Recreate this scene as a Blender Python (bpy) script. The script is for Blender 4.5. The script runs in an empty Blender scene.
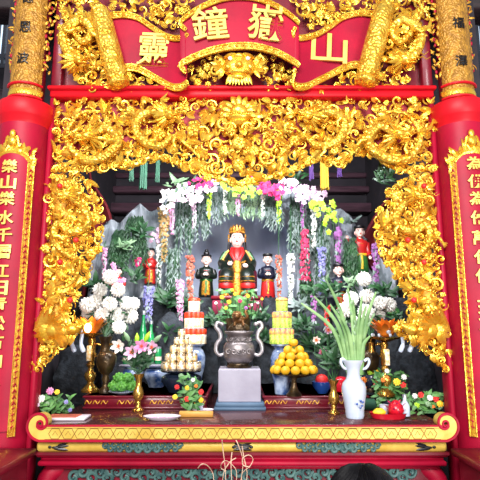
import bpy, math, random
from mathutils import Vector, Matrix, noise
R = random.Random(7)
C = bpy.context.scene.collection
SC = bpy.context.scene
PI = math.pi

# ------------------------------------------------------------------ camera
CAMP = Vector((-0.012, -2.8, 1.6)); PITCH = math.radians(10); F = 500.0
cd = bpy.data.cameras.new('camera'); cam = bpy.data.objects.new('camera', cd); C.objects.link(cam)
cam.location = CAMP; cam.rotation_euler = (PI/2 + PITCH, 0, 0)
cd.sensor_width = 36; cd.sensor_fit = 'HORIZONTAL'; cd.lens = 36*F/480; cd.clip_start = 0.05
SC.camera = cam
# ------------------------------------------------------------------ world, lights, exposure
w = bpy.data.worlds.new('hall_daylight'); SC.world = w; w.use_nodes = True
w.node_tree.nodes['Background'].inputs[0].default_value = (0.80, 0.86, 1.0, 1)
w.node_tree.nodes['Background'].inputs[1].default_value = 0.40
def area(name, loc, target, size, power, col, sy=None):
    l = bpy.data.lights.new(name, 'AREA'); l.energy = power; l.color = col; l.size = size
    if sy: l.shape = 'RECTANGLE'; l.size_y = sy
    o = bpy.data.objects.new(name, l); C.objects.link(o); o.location = loc
    o.rotation_euler = (Vector(target) - Vector(loc)).to_track_quat('-Z', 'Y').to_euler()
    return o
area('daylight_from_open_doors', (-0.9, -5.6, 4.3), (0, 0.6, 2.1), 3.2, 530, (1.0, 0.97, 0.94), 2.2)
area('daylight_from_court', (2.4, -5.0, 1.5), (0.0, 1.6, 1.7), 1.6, 190, (1.0, 0.98, 0.96), 1.6)
# unseen lamp added behind the openwork to brighten the grotto
area('grotto_fill_lamp', (0, 0.30, 3.02), (0, 2.1, 2.0), 2.0, 90, (0.93, 0.96, 1.0), 0.10)
SC.view_settings.view_transform = 'Standard'; SC.view_settings.look = 'None'
SC.view_settings.gamma = 1; SC.view_settings.use_curve_mapping = False
SC.view_settings.exposure = 0.15

# ------------------------------------------------------------------ projection helpers (survey of the photograph)
_fw = Vector((0, math.cos(PITCH), math.sin(PITCH))); _up = Vector((0, -math.sin(PITCH), math.cos(PITCH)))
def ray(px, py): return _fw + Vector(((px-240)/F, 0, 0)) + _up*((240-py)/F)
def at(px, py, Y):
    d = ray(px, py); return CAMP + d*((Y-CAMP.y)/d.y)
def onz(px, py, z):
    d = ray(px, py); return CAMP + d*((z-CAMP.z)/d.z)
def mpp(p): return (Vector(p)-CAMP).dot(_fw)/F

# ------------------------------------------------------------------ materials
def lin(c):
    return tuple(((x/255)/12.92 if x/255 <= 0.04045 else ((x/255+0.055)/1.055)**2.4) for x in c) + (1,)
def mat(name, c, rough=0.5, metal=0.0, c2=None, scale=8, bump=0.0, bscale=None, emit=None, estr=0, coat=0, trans=0, spec=0.5, stretch=None, detail=4, vor=False, sheen=0):
    m = bpy.data.materials.new(name); m.use_nodes = True; nt = m.node_tree; N = nt.nodes; L = nt.links
    b = N['Principled BSDF']; b.inputs['Roughness'].default_value = rough; b.inputs['Metallic'].default_value = metal
    b.inputs['Base Color'].default_value = lin(c); b.inputs['Coat Weight'].default_value = coat
    b.inputs['Specular IOR Level'].default_value = spec
    b.inputs['Transmission Weight'].default_value = trans
    tc = N.new('ShaderNodeTexCoord'); mp = N.new('ShaderNodeMapping'); L.new(tc.outputs['Object'], mp.inputs[0])
    if stretch: mp.inputs['Scale'].default_value = stretch
    if c2 is None: c2 = tuple(x*0.86 for x in c)
    n = N.new('ShaderNodeTexNoise'); n.inputs['Scale'].default_value = scale; n.inputs['Detail'].default_value = detail
    L.new(mp.outputs[0], n.inputs['Vector'])
    r = N.new('ShaderNodeValToRGB'); r.color_ramp.elements[0].position = 0.36; r.color_ramp.elements[1].position = 0.64
    r.color_ramp.elements[0].color = lin(c); r.color_ramp.elements[1].color = lin(c2)
    L.new(n.outputs['Fac'], r.inputs[0]); L.new(r.outputs[0], b.inputs['Base Color'])
    if bump:
        if vor:
            bn = N.new('ShaderNodeTexVoronoi'); bo = bn.outputs['Distance']
        else:
            bn = N.new('ShaderNodeTexNoise'); bo = bn.outputs['Fac']
        bn.inputs['Scale'].default_value = bscale or scale*4
        L.new(mp.outputs[0], bn.inputs['Vector'])
        bp = N.new('ShaderNodeBump'); bp.inputs['Strength'].default_value = bump; bp.inputs['Distance'].default_value = 0.01
        L.new(bo, bp.inputs['Height']); L.new(bp.outputs[0], b.inputs['Normal'])
    if emit:
        b.inputs['Emission Color'].default_value = lin(emit); b.inputs['Emission Strength'].default_value = estr
    return m
M = {}
M['gold'] = mat('gilded_wood', (255,216,84), 0.27, 0.70, (236,174,44), 16, 0.35, 60)
M['goldscale'] = mat('gilded_scales', (252,212,84), 0.30, 0.65, (226,166,46), 20, 0.9, 55, vor=True)
M['goldflat'] = mat('gold_paint', (224,192,92), 0.42, 0.15, (202,166,66), 10, 0.15, 40)
M['golddark'] = mat('aged_gold', (222,168,48), 0.40, 0.35, (178,118,24), 30, 0.5, 70)
M['ochre2'] = mat('dull_gold_paint', (204,152,70), 0.5, 0.1, (186,132,56), 8)
M['ochre'] = mat('ochre_gilding', (196,142,50), 0.45, 0.3, (150,104,36), 26, 0.7, 70, vor=True)
M['goldchar'] = mat('gold_lettering', (246,212,110), 0.4, 0.2, (232,190,84), 10)
M['black'] = mat('black_lacquer', (16,14,18), 0.35)
M['red'] = mat('red_lacquer', (208,20,34), 0.45, 0, (188,14,30), 5, 0.06, 20, spec=0.25)
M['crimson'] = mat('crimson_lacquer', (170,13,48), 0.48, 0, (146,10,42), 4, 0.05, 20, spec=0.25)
M['maroon'] = mat('maroon_lacquer', (124,14,36), 0.40, 0, (100,10,28), 5, 0.1, 20, coat=0.2)
M['backred'] = mat('dull_red_board', (176,40,52), 0.6, 0, (136,26,38), 6, 0.2, 12)
M['darkwood'] = mat('dark_wood', (48,28,32), 0.6, 0, (30,18,22), 6, 0.2, 20, stretch=(1,6,6))
M['tablewood'] = mat('table_lacquer', (80,36,36), 0.24, 0, (56,24,26), 4, 0.05, 14, coat=0.4)
M['steplac'] = mat('step_lacquer', (112,18,36), 0.3, 0, (84,12,26), 5, 0.05, 14, coat=0.3)
M['wall'] = mat('smoky_wall', (46,38,46), 0.8, 0, (30,26,32), 3, 0.3, 8)
M['brownbeam'] = mat('purple_brown_beam', (92,62,74), 0.6, 0, (66,42,52), 4, 0.2, 14, stretch=(1,6,6))
M['floor'] = mat('floor_tile', (120,70,56), 0.5, 0, (96,54,44), 3)
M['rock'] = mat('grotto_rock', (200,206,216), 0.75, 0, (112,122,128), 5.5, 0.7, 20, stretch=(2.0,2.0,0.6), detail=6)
M['rockblue'] = mat('grotto_backdrop', (210,217,236), 0.8, 0, (186,194,218), 3, 0.5, 9, stretch=(1.5,1,0.7))
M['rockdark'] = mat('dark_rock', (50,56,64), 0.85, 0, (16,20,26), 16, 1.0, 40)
M['bronze'] = mat('dark_bronze', (92,72,44), 0.32, 0.6, (44,34,24), 14, 0.4, 50)
M['brass'] = mat('polished_brass', (216,170,82), 0.22, 0.85, (176,124,50), 10)
M['pewter'] = mat('aged_silver_bronze', (132,124,124), 0.34, 0.5, (86,78,80), 10, 0.1, 40)
M['handle'] = mat('pale_pewter', (186,180,182), 0.35, 0.6, (150,144,148), 12)
M['fretline'] = mat('brown_fret_line', (140,104,42), 0.5)
M['throne'] = mat('dark_magenta_cloth', (140,32,66), 0.7, 0, (104,22,48), 6)
M['stone'] = mat('white_stone', (158,154,168), 0.6, 0, (142,137,152), 5, 0.1, 30)
M['bluestone'] = mat('blue_grey_stone', (74,98,122), 0.6, 0, (58,80,104), 6, 0.1, 30)
M['lion'] = mat('brown_bronze', (126,86,44), 0.35, 0.6, (84,54,28), 20)
M['porcelain'] = mat('white_porcelain', (200,210,224), 0.15, 0, (182,195,215), 4, coat=0.6)
M['bluewhite'] = mat('blue_and_white_porcelain', (176,192,216), 0.25, 0, (44,74,130), 16, coat=0.5)
M['darkjar'] = mat('dark_glazed_jar', (34,44,62), 0.25, 0, (20,26,40), 8, coat=0.5)
M['tin'] = mat('silver_tin', (238,226,206), 0.25, 0.8, (206,176,120), 16)
M['tingold'] = mat('gold_label', (226,176,84), 0.35, 0.4, (250,244,230), 50)
M['greenbottle'] = mat('green_glass', (30,150,84), 0.15, 0, (16,112,62), 8, coat=0.5)
M['orange'] = mat('persimmon_skin', (228,178,34), 0.5, 0, (208,150,20), 6)
M['calyx'] = mat('green_calyx', (96,110,30), 0.7)
M['greenfruit'] = mat('green_fruit', (86,150,52), 0.55, 0, (60,118,40), 14, 0.8, 40, vor=True)
M['leaf'] = mat('dark_green_leaf', (46,90,48), 0.5, 0, (24,56,34), 9)
M['leafmid'] = mat('fresh_green_leaf', (92,142,72), 0.5, 0, (46,98,50), 12)
M['leafpale'] = mat('pale_green_leaf', (150,180,140), 0.55, 0, (96,132,92), 7)
M['leafgrey'] = mat('grey_green_foliage', (140,154,150), 0.7, 0, (80,100,92), 12)
M['gladleaf'] = mat('gladiolus_leaf', (146,182,118), 0.5, 0, (92,136,74), 9)
M['lime'] = mat('lime_blossom', (186,226,56), 0.5, 0, (150,204,40), 12)
M['white'] = mat('white_petal', (240,238,232), 0.6, 0, (222,222,214), 12)
M['pinkwhite'] = mat('pink_white_petal', (230,206,222), 0.65, 0, (214,168,200), 14)
M['pink'] = mat('pink_petal', (240,170,206), 0.6, 0, (222,136,186), 14)
M['magenta'] = mat('magenta_petal', (214,40,112), 0.6, 0, (190,26,92), 14)
M['crimsonflower'] = mat('crimson_petal', (206,50,96), 0.6, 0, (176,34,76), 14)
M['purple'] = mat('purple_petal', (170,104,168), 0.6, 0, (132,78,140), 14)
M['lavender'] = mat('lavender_petal', (150,148,206), 0.6, 0, (112,112,176), 14)
M['rust'] = mat('rust_blossom', (206,110,84), 0.6, 0, (170,78,60), 14)
M['olive'] = mat('olive_rust_blossom', (186,140,86), 0.6, 0, (132,120,64), 14)
M['yellow'] = mat('yellow_petal', (252,214,60), 0.5, 0, (240,186,30), 12)
M['redflower'] = mat('red_petal', (232,50,44), 0.5, 0, (200,30,34), 12)
M['orangeflower'] = mat('orange_petal', (248,140,50), 0.5, 0, (232,110,30), 12)
M['skin'] = mat('painted_face', (250,214,200), 0.45, 0, (244,202,190), 6)
M['statuered'] = mat('statue_red', (206,36,32), 0.4, 0, (170,24,26), 12)
M['statuegold'] = mat('statue_gold', (226,170,52), 0.35, 0.35, (150,70,28), 60, 0.4, 80)
M['statueblack'] = mat('statue_black_green', (22,34,26), 0.35, 0, (14,20,16), 10)
M['statuegreen'] = mat('statue_green', (60,124,54), 0.4, 0, (34,88,40), 12)
M['statueblue'] = mat('statue_dark_blue', (24,26,48), 0.4)
M['curtain'] = mat('dark_red_curtain', (124,20,32), 0.8, 0, (96,14,24), 5)
M['trayred'] = mat('red_plastic', (206,24,44), 0.25, 0, (190,18,38), 5)
M['plate'] = mat('white_plate', (226,214,222), 0.25, 0, (206,192,206), 6)
M['silverfoil'] = mat('silver_foil', (200,206,216), 0.3, 0.7, (160,168,180), 16)
M['greenrelief'] = mat('green_relief_paint', (72,110,104), 0.5, 0, (46,80,80), 16)
M['glow'] = mat('lamp_glow', (255,226,170), 0.5, emit=(255,214,150), estr=9)
M['amber'] = mat('amber_glass', (238,150,58), 0.25, 0, (214,112,30), 8, coat=0.4)
M['daylight'] = mat('daylit_pane', (220,235,250), 0.5, emit=(206,228,250), estr=1.1)
M['frame'] = mat('grey_window_frame', (60,64,74), 0.5)
M['incense'] = mat('burnt_incense_ash', (226,196,170), 0.8, 0, (200,160,130), 20)
M['hair'] = mat('black_hair', (10,9,12), 0.6, 0, (15,14,17), 40, 0.2, 90, spec=0.15)
M['humanskin'] = mat('human_skin', (214,168,140), 0.5)
M['shirt'] = mat('dark_shirt', (40,42,56), 0.8)
M['greencloth'] = mat('green_tassel', (20,78,54), 0.7, 0, (14,60,42), 10)
M['yellowcloth'] = mat('yellow_tassel', (170,130,20), 0.7)
M['purplecloth'] = mat('purple_tassel', (56,22,86), 0.7)
M['paleyellow'] = mat('pale_yellow_label', (244,242,226), 0.5, 0, (232,190,120), 70)
M['yellowgreen'] = mat('yellow_green_label', (226,226,110), 0.5, 0, (130,180,50), 90)
M['redrim'] = mat('orange_red_wrapper', (236,76,30), 0.4, 0, (206,44,30), 30)
M['pinklid'] = mat('pink_wrapper', (214,200,70), 0.4, 0, (226,110,110), 60)
M['bluebowl'] = mat('blue_bowl', (40,84,170), 0.25, coat=0.5)
M['clear'] = mat('clear_plastic', (200,214,230), 0.1, 0, (180,196,216), 6, coat=0.4)
M['eye'] = mat('eye_white', (250,250,250), 0.3)

# ------------------------------------------------------------------ mesh builder
class MB:
    def __init__(s): s.v = []; s.f = []; s.m = []
    def add(s, vs, fs, mi=0):
        o = len(s.v); s.v.extend(Vector(v) for v in vs)
        for f in fs: s.f.append([i+o for i in f]); s.m.append(mi)
    def box(s, lo, hi, mi=0, bev=0.0):
        x0,y0,z0 = lo; x1,y1,z1 = hi; b = min(bev, abs(x1-x0)/2.1, abs(y1-y0)/2.1, abs(z1-z0)/2.1)
        if b <= 0:
            vs = [(x0,y0,z0),(x1,y0,z0),(x1,y1,z0),(x0,y1,z0),(x0,y0,z1),(x1,y0,z1),(x1,y1,z1),(x0,y1,z1)]
            s.add(vs, [(0,3,2,1),(4,5,6,7),(0,1,5,4),(1,2,6,5),(2,3,7,6),(3,0,4,7)], mi); return
        def rr(z, i):
            a = b if i == 0 else b*0.5
            X0,Y0,X1,Y1 = x0+i,y0+i,x1-i,y1-i
            return [(X0+a,Y0,z),(X1-a,Y0,z),(X1,Y0+a,z),(X1,Y1-a,z),(X1-a,Y1,z),(X0+a,Y1,z),(X0,Y1-a,z),(X0,Y0+a,z)]
        rs = [rr(z0,b), rr(z0+b,0), rr(z1-b,0), rr(z1,b)]
        vs = [v for r in rs for v in r]; fs = []
        for k in range(3):
            for i in range(8):
                j = (i+1) % 8; fs.append((k*8+i, k*8+j, k*8+8+j, k*8+8+i))
        fs.append(tuple(range(7,-1,-1))); fs.append(tuple(range(24,32))); s.add(vs, fs, mi)
    def lathe(s, c, prof, n=20, sx=1, sy=1, mi=0, a0=0):
        c = Vector(c); vs = []; fs = []
        for r, z in prof:
            r = max(r, 0.0004)
            for i in range(n):
                a = a0 + 2*PI*i/n; vs.append(c + Vector((r*sx*math.cos(a), r*sy*math.sin(a), z)))
        for k in range(len(prof)-1):
            for i in range(n):
                j = (i+1) % n; fs.append((k*n+i, k*n+j, (k+1)*n+j, (k+1)*n+i))
        fs.append(tuple(range(n-1,-1,-1))); fs.append(tuple(range((len(prof)-1)*n, len(prof)*n))); s.add(vs, fs, mi)
    def ell(s, c, r, nu=10, nv=7, rot=None, mi=0):
        if not hasattr(r, '__len__'): r = (r,r,r)
        c = Vector(c); vs = []; fs = []
        for k in range(nv+1):
            t = PI*k/nv
            for i in range(nu):
                a = 2*PI*i/nu; v = Vector((r[0]*math.sin(t)*math.cos(a), r[1]*math.sin(t)*math.sin(a), -r[2]*math.cos(t)))
                if rot: v = rot @ v
                vs.append(c+v)
        for k in range(nv):
            for i in range(nu):
                j = (i+1) % nu; fs.append((k*nu+i, k*nu+j, (k+1)*nu+j, (k+1)*nu+i))
        s.add(vs, fs, mi)
    def tube(s, path, rad, n=6, mi=0, flat=1.0, up=None):
        P = [Vector(p) for p in path]; m = len(P)
        if not hasattr(rad, '__len__'): rad = [rad]*m
        vs = []; fs = []; pu = None
        for k in range(m):
            t = (P[min(k+1,m-1)] - P[max(k-1,0)])
            if t.length < 1e-9: t = Vector((0,0,1))
            t.normalize()
            if pu is None:
                pu = Vector(up) if up else (Vector((0,-1,0)) if abs(t.y) < 0.9 else Vector((1,0,0)))
            u = pu - t*pu.dot(t)
            if u.length < 1e-6: u = Vector((1,0,0)) - t*t.x
            u.normalize(); pu = u; v = t.cross(u)
            for i in range(n):
                a = 2*PI*i/n; vs.append(P[k] + (v*math.cos(a) + u*math.sin(a)*flat)*rad[k])
        for k in range(m-1):
            for i in range(n):
                j = (i+1) % n; fs.append((k*n+i, k*n+j, (k+1)*n+j, (k+1)*n+i))
        fs.append(tuple(range(n-1,-1,-1))); fs.append(tuple(range((m-1)*n, m*n))); s.add(vs, fs, mi)
    def leaf(s, b, d, nrm, L, W, curl=0.3, th=0.25, seg=5, mi=0, tw=0.0):
        """ridged tapering blade: base b, direction d, face normal nrm; curls towards the normal"""
        b = Vector(b); d = Vector(d).normalized(); nr = Vector(nrm); nr = (nr - d*nr.dot(d))
        if nr.length < 1e-6: nr = d.orthogonal()
        nr.normalize(); sd = d.cross(nr); vs = []; fs = []
        p = b.copy(); dd = d.copy(); nn = nr.copy()
        for k in range(seg+1):
            t = k/seg; wd = W*0.5*(math.sin(PI*min(1, 0.16+0.84*t))**0.8 if t < 1 else 0.02)
            q = Matrix.Rotation(tw*t, 3, dd); s2 = q @ sd; n2 = q @ nn
            vs += [p - s2*wd, p + n2*wd*th*1.6, p + s2*wd, p - n2*wd*th*0.5]
            rt = Matrix.Rotation(-curl/seg, 3, sd); dd = rt @ dd; nn = rt @ nn
            p = p + dd*(L/seg)
        for k in range(seg):
            o = k*4
            for i in range(4):
                j = (i+1) % 4; fs.append((o+i, o+4+i, o+4+j, o+j))
        fs.append((0,1,2,3)); fs.append((seg*4+3,seg*4+2,seg*4+1,seg*4)); s.add(vs, fs, mi)
    def prism(s, pts, y0, y1, mi=0):
        """pts: (x,z) outline; extruded along y"""
        n = len(pts); vs = [(x,y0,z) for x,z in pts] + [(x,y1,z) for x,z in pts]
        fs = [tuple(range(n)), tuple(range(2*n-1,n-1,-1))] + [(i,(i+1)%n,n+(i+1)%n,n+i) for i in range(n)]
        fs = [tuple(reversed(f)) for f in fs]
        s.add(vs, fs, mi)
    def mesh(s, name, mats, org=Vector((0,0,0)), smooth=True, ang=50):
        me = bpy.data.meshes.new(name); me.from_pydata([v-org for v in s.v], [], s.f)
        if not isinstance(mats, (list, tuple)): mats = [mats]
        for m in mats: me.materials.append(m)
        if len(mats) > 1: me.polygons.foreach_set('material_index', s.m)
        me.polygons.foreach_set('use_smooth', [smooth]*len(me.polygons)); me.validate(); me.update()
        if smooth: me.set_sharp_from_angle(angle=math.radians(ang))
        return me
    def build(s, name, mats, parent=None, org=None, smooth=True, ang=50):
        if parent is not None: org = ORG[parent.name]
        elif org is None:
            xs = [v.x for v in s.v]; ys = [v.y for v in s.v]; zs = [v.z for v in s.v]
            org = Vector(((min(xs)+max(xs))/2, (min(ys)+max(ys))/2, min(zs)))
        org = Vector(org); o = bpy.data.objects.new(name, s.mesh(name, mats, org, smooth, ang)); C.objects.link(o)
        if parent is not None: o.parent = parent
        else: o.location = org
        ORG[o.name] = org
        return o
ORG = {}
LABELS = set()
def tag(o, label, cat, group=None, kind=None):
    o['label'] = label; o['category'] = cat
    if group: o['group'] = group
    if kind: o['kind'] = kind
    return o
def thing(name, label, cat, loc, group=None):
    o = bpy.data.objects.new(name, None); C.objects.link(o); o.location = loc; o.empty_display_size = 0.02
    ORG[o.name] = Vector(loc); return tag(o, label, cat, group)
def struct(name, mb, m, **k):
    o = mb.build(name, m, **k); o['kind'] = 'structure'; return o
def dup(root, loc, label, group=None, rz=None, sc=None):
    r = root.copy(); C.objects.link(r); r.location = loc; r['label'] = label
    if group: r['group'] = group
    if rz is not None: r.rotation_euler = (0,0,rz)
    if sc: r.scale = (sc,sc,sc)
    ORG[r.name] = Vector(loc)
    for ch in root.children:
        c = ch.copy(); C.objects.link(c); c.parent = r
        for g in ch.children:
            e = g.copy(); C.objects.link(e); e.parent = c
    return r
ORD = ['leftmost','second from left','third from left','fourth from left','fifth from left','sixth from left','seventh from left','eighth from left','ninth from left','tenth from left','eleventh from left','twelfth from left','thirteenth from left','fourteenth from left','fifteenth from left','sixteenth from left']
def inpoly(x, y, P):
    c = False; j = len(P)-1
    for i in range(len(P)):
        if (P[i][1] > y) != (P[j][1] > y) and x < (P[j][0]-P[i][0])*(y-P[i][1])/(P[j][1]-P[i][1])+P[i][0]: c = not c
        j = i
    return c
def interp(tab, x):
    if x <= tab[0][0]: return tab[0][1]
    for a, b in zip(tab, tab[1:]):
        if x <= b[0]: return a[1] + (b[1]-a[1])*(x-a[0])/(b[0]-a[0])
    return tab[-1][1]
def smoothpath(pts, per=6):
    P = [Vector(p) for p in pts]; out = []
    for i in range(len(P)-1):
        a = P[max(i-1,0)]; b = P[i]; c = P[i+1]; d = P[min(i+2,len(P)-1)]
        for k in range(per):
            t = k/per; out.append(0.5*((2*b) + (c-a)*t + (2*a-5*b+4*c-d)*t*t + (3*b-a-3*c+d)*t*t*t))
    out.append(P[-1]); return out
_txt = {}
def glyph(ch, bold=0.010):
    """outline mesh of one character: (verts 2D centred, faces, width, height)"""
    if (ch,bold) in _txt: return _txt[(ch,bold)]
    cu = bpy.data.curves.new('t', 'FONT'); cu.body = ch; cu.size = 1; cu.extrude = 0.03; cu.offset = bold; cu.resolution_u = 3
    o = bpy.data.objects.new('t', cu); C.objects.link(o); dg = bpy.context.evaluated_depsgraph_get()
    me = bpy.data.meshes.new_from_object(o.evaluated_get(dg))
    vs = [v.co.copy() for v in me.vertices]; fs = [list(p.vertices) for p in me.polygons]
    bpy.data.objects.remove(o); bpy.data.meshes.remove(me)
    x0 = min(v.x for v in vs); x1 = max(v.x for v in vs); y0 = min(v.y for v in vs); y1 = max(v.y for v in vs)
    vs = [Vector((v.x-(x0+x1)/2, v.y-(y0+y1)/2, v.z)) for v in vs]
    _txt[(ch,bold)] = (vs, fs, x1-x0, y1-y0); return _txt[(ch,bold)]
def put_glyph(mb, ch, c, W, H, depth=0.006, rot=0.0, warp=None, mi=0, bold=0.010):
    """character standing in the XZ plane facing -Y, fitted to W x H"""
    vs, fs, w0, h0 = glyph(ch, bold); out = []
    for v in vs:
        x = v.x*W/max(w0,0.3); z = v.y*H/max(h0,0.3); y = -(v.z/0.06+0.5)*depth
        x, z = x*math.cos(rot)-z*math.sin(rot), x*math.sin(rot)+z*math.cos(rot)
        p = Vector((c[0]+x, c[1]+y, c[2]+z))
        out.append(warp(p) if warp else p)
    mb.add(out, fs, mi)
# ================================================================== setting
T = 1.09          # altar table top
S = 1.172         # top of the low step boxes on it
P = 1.86          # platform of the grotto
mb = MB(); mb.box((-4,-4,-0.05),(4,4.2,0)); struct('floor', mb, M['floor'])
mb = MB(); mb.box((-1.6,3.0,0),(1.6,3.1,4.3)); struct('wall_back', mb, M['wall'])
for s, nm in ((-1,'wall_left'),(1,'wall_right')):
    mb = MB(); mb.box((min(s*1.50,s*1.6),0.32,0),(max(s*1.50,s*1.6),3.0,4.3)); struct(nm, mb, M['wall'])
mb = MB(); mb.box((-1.6,0.32,4.3),(1.6,3.1,4.4)); struct('ceiling', mb, M['darkwood'])
k = 0
for (ya, yb, dep) in ((170,175,0.06),(186,192,0.16),(204,213,0.22)):
    k += 1; za = at(240,ya,2.85).z; zb = at(240,yb,2.85).z
    mb = MB(); mb.box((-1.5,3.0-dep,zb),(1.5,3.0,za),bev=0.01); struct('trim_%d'%k, mb, M['brownbeam'])
# rooms to either side, with a daylit lattice window each
for s, n, px0, px1, y0, y1 in ((-1,1,-30,9,17,66),(1,2,464,505,22,72)):
    Y = 3.4; a = at(px0,y0,Y); b = at(px1,y1,Y)
    mb = MB()
    xo0, xo1 = (-4,-1.6) if s < 0 else (1.6,4)
    mb.box((xo0,Y,0),(xo1,Y+0.1,b.z)); mb.box((xo0,Y,a.z),(xo1,Y+0.1,6))
    if s < 0: mb.box((b.x,Y,b.z),(xo1,Y+0.1,a.z)); mb.box((xo0,Y,b.z),(a.x,Y+0.1,a.z))
    else: mb.box((xo0,Y,b.z),(a.x,Y+0.1,a.z)); mb.box((b.x,Y,b.z),(xo1,Y+0.1,a.z))
    struct('wall_'+('side_left' if s<0 else 'side_right'), mb, M['wall'])
    w_ = MB(); w_.box((a.x,Y+0.06,b.z),(b.x,Y+0.075,a.z)); wo = struct('window_%d'%n, w_, M['daylight'])
    f = MB(); nb = 6
    for i in range(nb+1):
        x = a.x+(b.x-a.x)*i/nb; f.box((x-0.022,Y-0.01,b.z),(x+0.022,Y+0.05,a.z))
    for t in (0,0.2,1):
        z = b.z+(a.z-b.z)*t; f.box((a.x,Y-0.012,z-0.03),(b.x,Y+0.05,z+0.03))
    f.build('window_frame', M['frame'], wo)
    # dark lintel over the side passage
    q = at(0,88 if s<0 else 92,2.0); mb = MB(); mb.box((xo0,2.0,q.z-0.25),(xo1,2.16,q.z),bev=0.02); struct('trim_%d'%(3+n), mb, M['darkwood'])
    q = at(0,6,1.6); mb = MB(); mb.box((xo0,1.6,q.z-0.02),(xo1,1.9,q.z+0.3),bev=0.02); struct('trim_%d'%(5+n), mb, M['darkwood'])

# ================================================================== columns
CX = 1.355; CY = 0.16; CR = 0.142
zr1 = at(20,108,CY).z; zr0 = at(20,122,CY).z
side = {-1:'left', 1:'right'}
CHL = {-1:'樂山樂水千層江日青松古白人化', 1:'為佛為儒萬代仙上聖母恩光普照'}
CPY = {-1:[167,183,199,218,235,252,271,288,304,323,341,360,378,396], 1:[164,182,199,218,238,257,276,295,313,331,349,367,385,402]}
for s in (-1,1):
    c = Vector((s*CX, CY, 0))
    col = thing('column', 'round red lacquered wooden column at the %s edge of the altar front' % side[s], 'column', c, None)
    mb = MB(); mb.lathe(c, [(CR,0),(CR,zr0-0.09),(CR+0.004,zr0-0.03)], 40); mb.build('shaft', M['crimson'], col)  # dimmer light below the collar is put into this darker crimson
    mb = MB(); mb.lathe(c, [(CR+0.002,zr0-0.055),(CR+0.008,zr0-0.035),(CR+0.012,zr0-0.03),(CR+0.020,zr0-.004),(CR+0.024,zr0),(CR+0.025,zr1-0.010),(CR+0.021,zr1),(CR-0.02,zr1+0.002)], 40); mb.build('collar', M['red'], col)
    mb = MB(); mb.lathe(c, [(0.095,zr1),(0.095,4.5)], 28); mb.build('upper_shaft', M['maroon'], col)
    mb = MB(); mb.lathe(c, [(0.158,0),(0.158,0.06),(0.155,0.12),(CR+0.006,0.16),(CR,0.17)], 32); mb.build('base', M['stone'], col)
    # ---- lower couplet board, a curved board on the column's face
    rb = CR+0.004; n = 26
    A = math.radians(49)
    zt = at(14,150,CY-0.15).z; zb = at(0,438,CY-0.15).z
    def pt(a, z, r): return Vector((c.x + math.sin(a)*r, c.y - math.cos(a)*r, z))
    bd = thing('couplet_board', 'tall crimson couplet board with gold characters on the %s red column' % side[s], 'plaque', (c.x, c.y-rb, zb))
    def curved(mb, a0, a1, z0, z1, r0, r1, n=14, top=None, nz=6):
        vs = []; fs = []
        for i in range(n+1):
            a = a0+(a1-a0)*i/n; zz = z1 if top is None else top(a)
            for j in range(nz+1):
                z = z0+(zz-z0)*j/nz
                vs += [pt(a,z,r0), pt(a,z,r1)]
        q = (nz+1)*2
        for i in range(n):
            for j in range(nz):
                o = i*q+j*2
                fs += [(o+1,o+q+1,o+q+3,o+3),(o,o+2,o+q+2,o+q)]
            o = i*q; fs += [(o,o+q,o+q+1,o+1),(o+nz*2+1,o+q+nz*2+1,o+q+nz*2,o+nz*2)]
        for j in range(nz):
            o = j*2; fs.append((o,o+1,o+3,o+2)); o = n*q+j*2; fs.append((o,o+2,o+3,o+1))
        mb.add(vs, fs)
    arch = lambda a: zt - 0.07*abs(a/A)**2.2
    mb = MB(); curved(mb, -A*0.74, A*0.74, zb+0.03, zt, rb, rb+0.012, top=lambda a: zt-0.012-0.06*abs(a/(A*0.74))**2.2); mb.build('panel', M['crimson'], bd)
    mb = MB()
    for sg in (-1,1):
        curved(mb, *( (sg*A*0.72, sg*A) if sg>0 else (-A, -A*0.72)), zb, zt-0.07, rb, rb+0.013, n=5)
    mb.build('border', M['golddark'], bd)
    mb = MB()   # thin raised gold beads and a small fret of red openings along the border
    for sg in (-1,1):
        for f_ in (0.725,0.985):
            mb.tube([pt(sg*A*f_, zb+(zt-0.07-zb)*i/8, rb+0.014) for i in range(9)], 0.0035, 6)
    mb.tube([pt(-A*.735+A*1.47*i/14, zt-0.008-0.06*abs(-1+2*i/14)**2.2, rb+0.013) for i in range(15)], 0.004, 6)
    mb.build('bead_moulding', M['gold'], bd)
    nz = 46
    for sg in (-1,1):
        mb = MB(); mb.tube([pt(sg*A*0.86, zb+0.035+(zt-0.14-zb-0.03)*i/8, rb+0.0125) for i in range(9)], 0.002, 5)
        for i in range(nz):
            z = zb+0.03+(zt-0.1-zb-0.03)*(i+0.5)/nz
            if (i//4) % 2: mb.tube([pt(sg*A*0.79,z-0.012,rb+0.014),pt(sg*A*0.86,z+0.006,rb+0.016),pt(sg*A*0.93,z-0.01,rb+0.014)], [0.004,0.006,0.004], 5)
            else: mb.tube([pt(sg*A*0.80,z,rb+0.014),pt(sg*A*0.92,z+0.008,rb+0.014)], [0.004,0.003], 5)
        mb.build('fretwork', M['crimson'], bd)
    for ch, py in zip(CHL[s], CPY[s]):
        pz = at(14,py,CY-0.15).z
        mb = MB()
        def wp(p):
            a = (p.x-c.x)/rb; return pt(a, p.z, rb+0.018-(p.y-(CY-rb)))
        put_glyph(mb, ch, (c.x, CY-rb, pz), 0.080, 0.080, 0.007, warp=wp, bold=0.022)
        mb.build('character', M['goldchar'], bd)
    # carved crest above the board
    mb = MB()
    for i in range(13):
        a = -A*0.95+A*1.9*i/12; z0 = arch(a)-0.012
        for q in range(3):
            mb.leaf(pt(a, z0, rb+0.006), (R.uniform(-.7,.7), -0.1, 1), (R.uniform(-.5,.5),-1,0), R.uniform(0.05,0.10)*(1.25-0.6*abs(a/A)), 0.03, R.uniform(0.2,1.2), 0.3)
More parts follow.
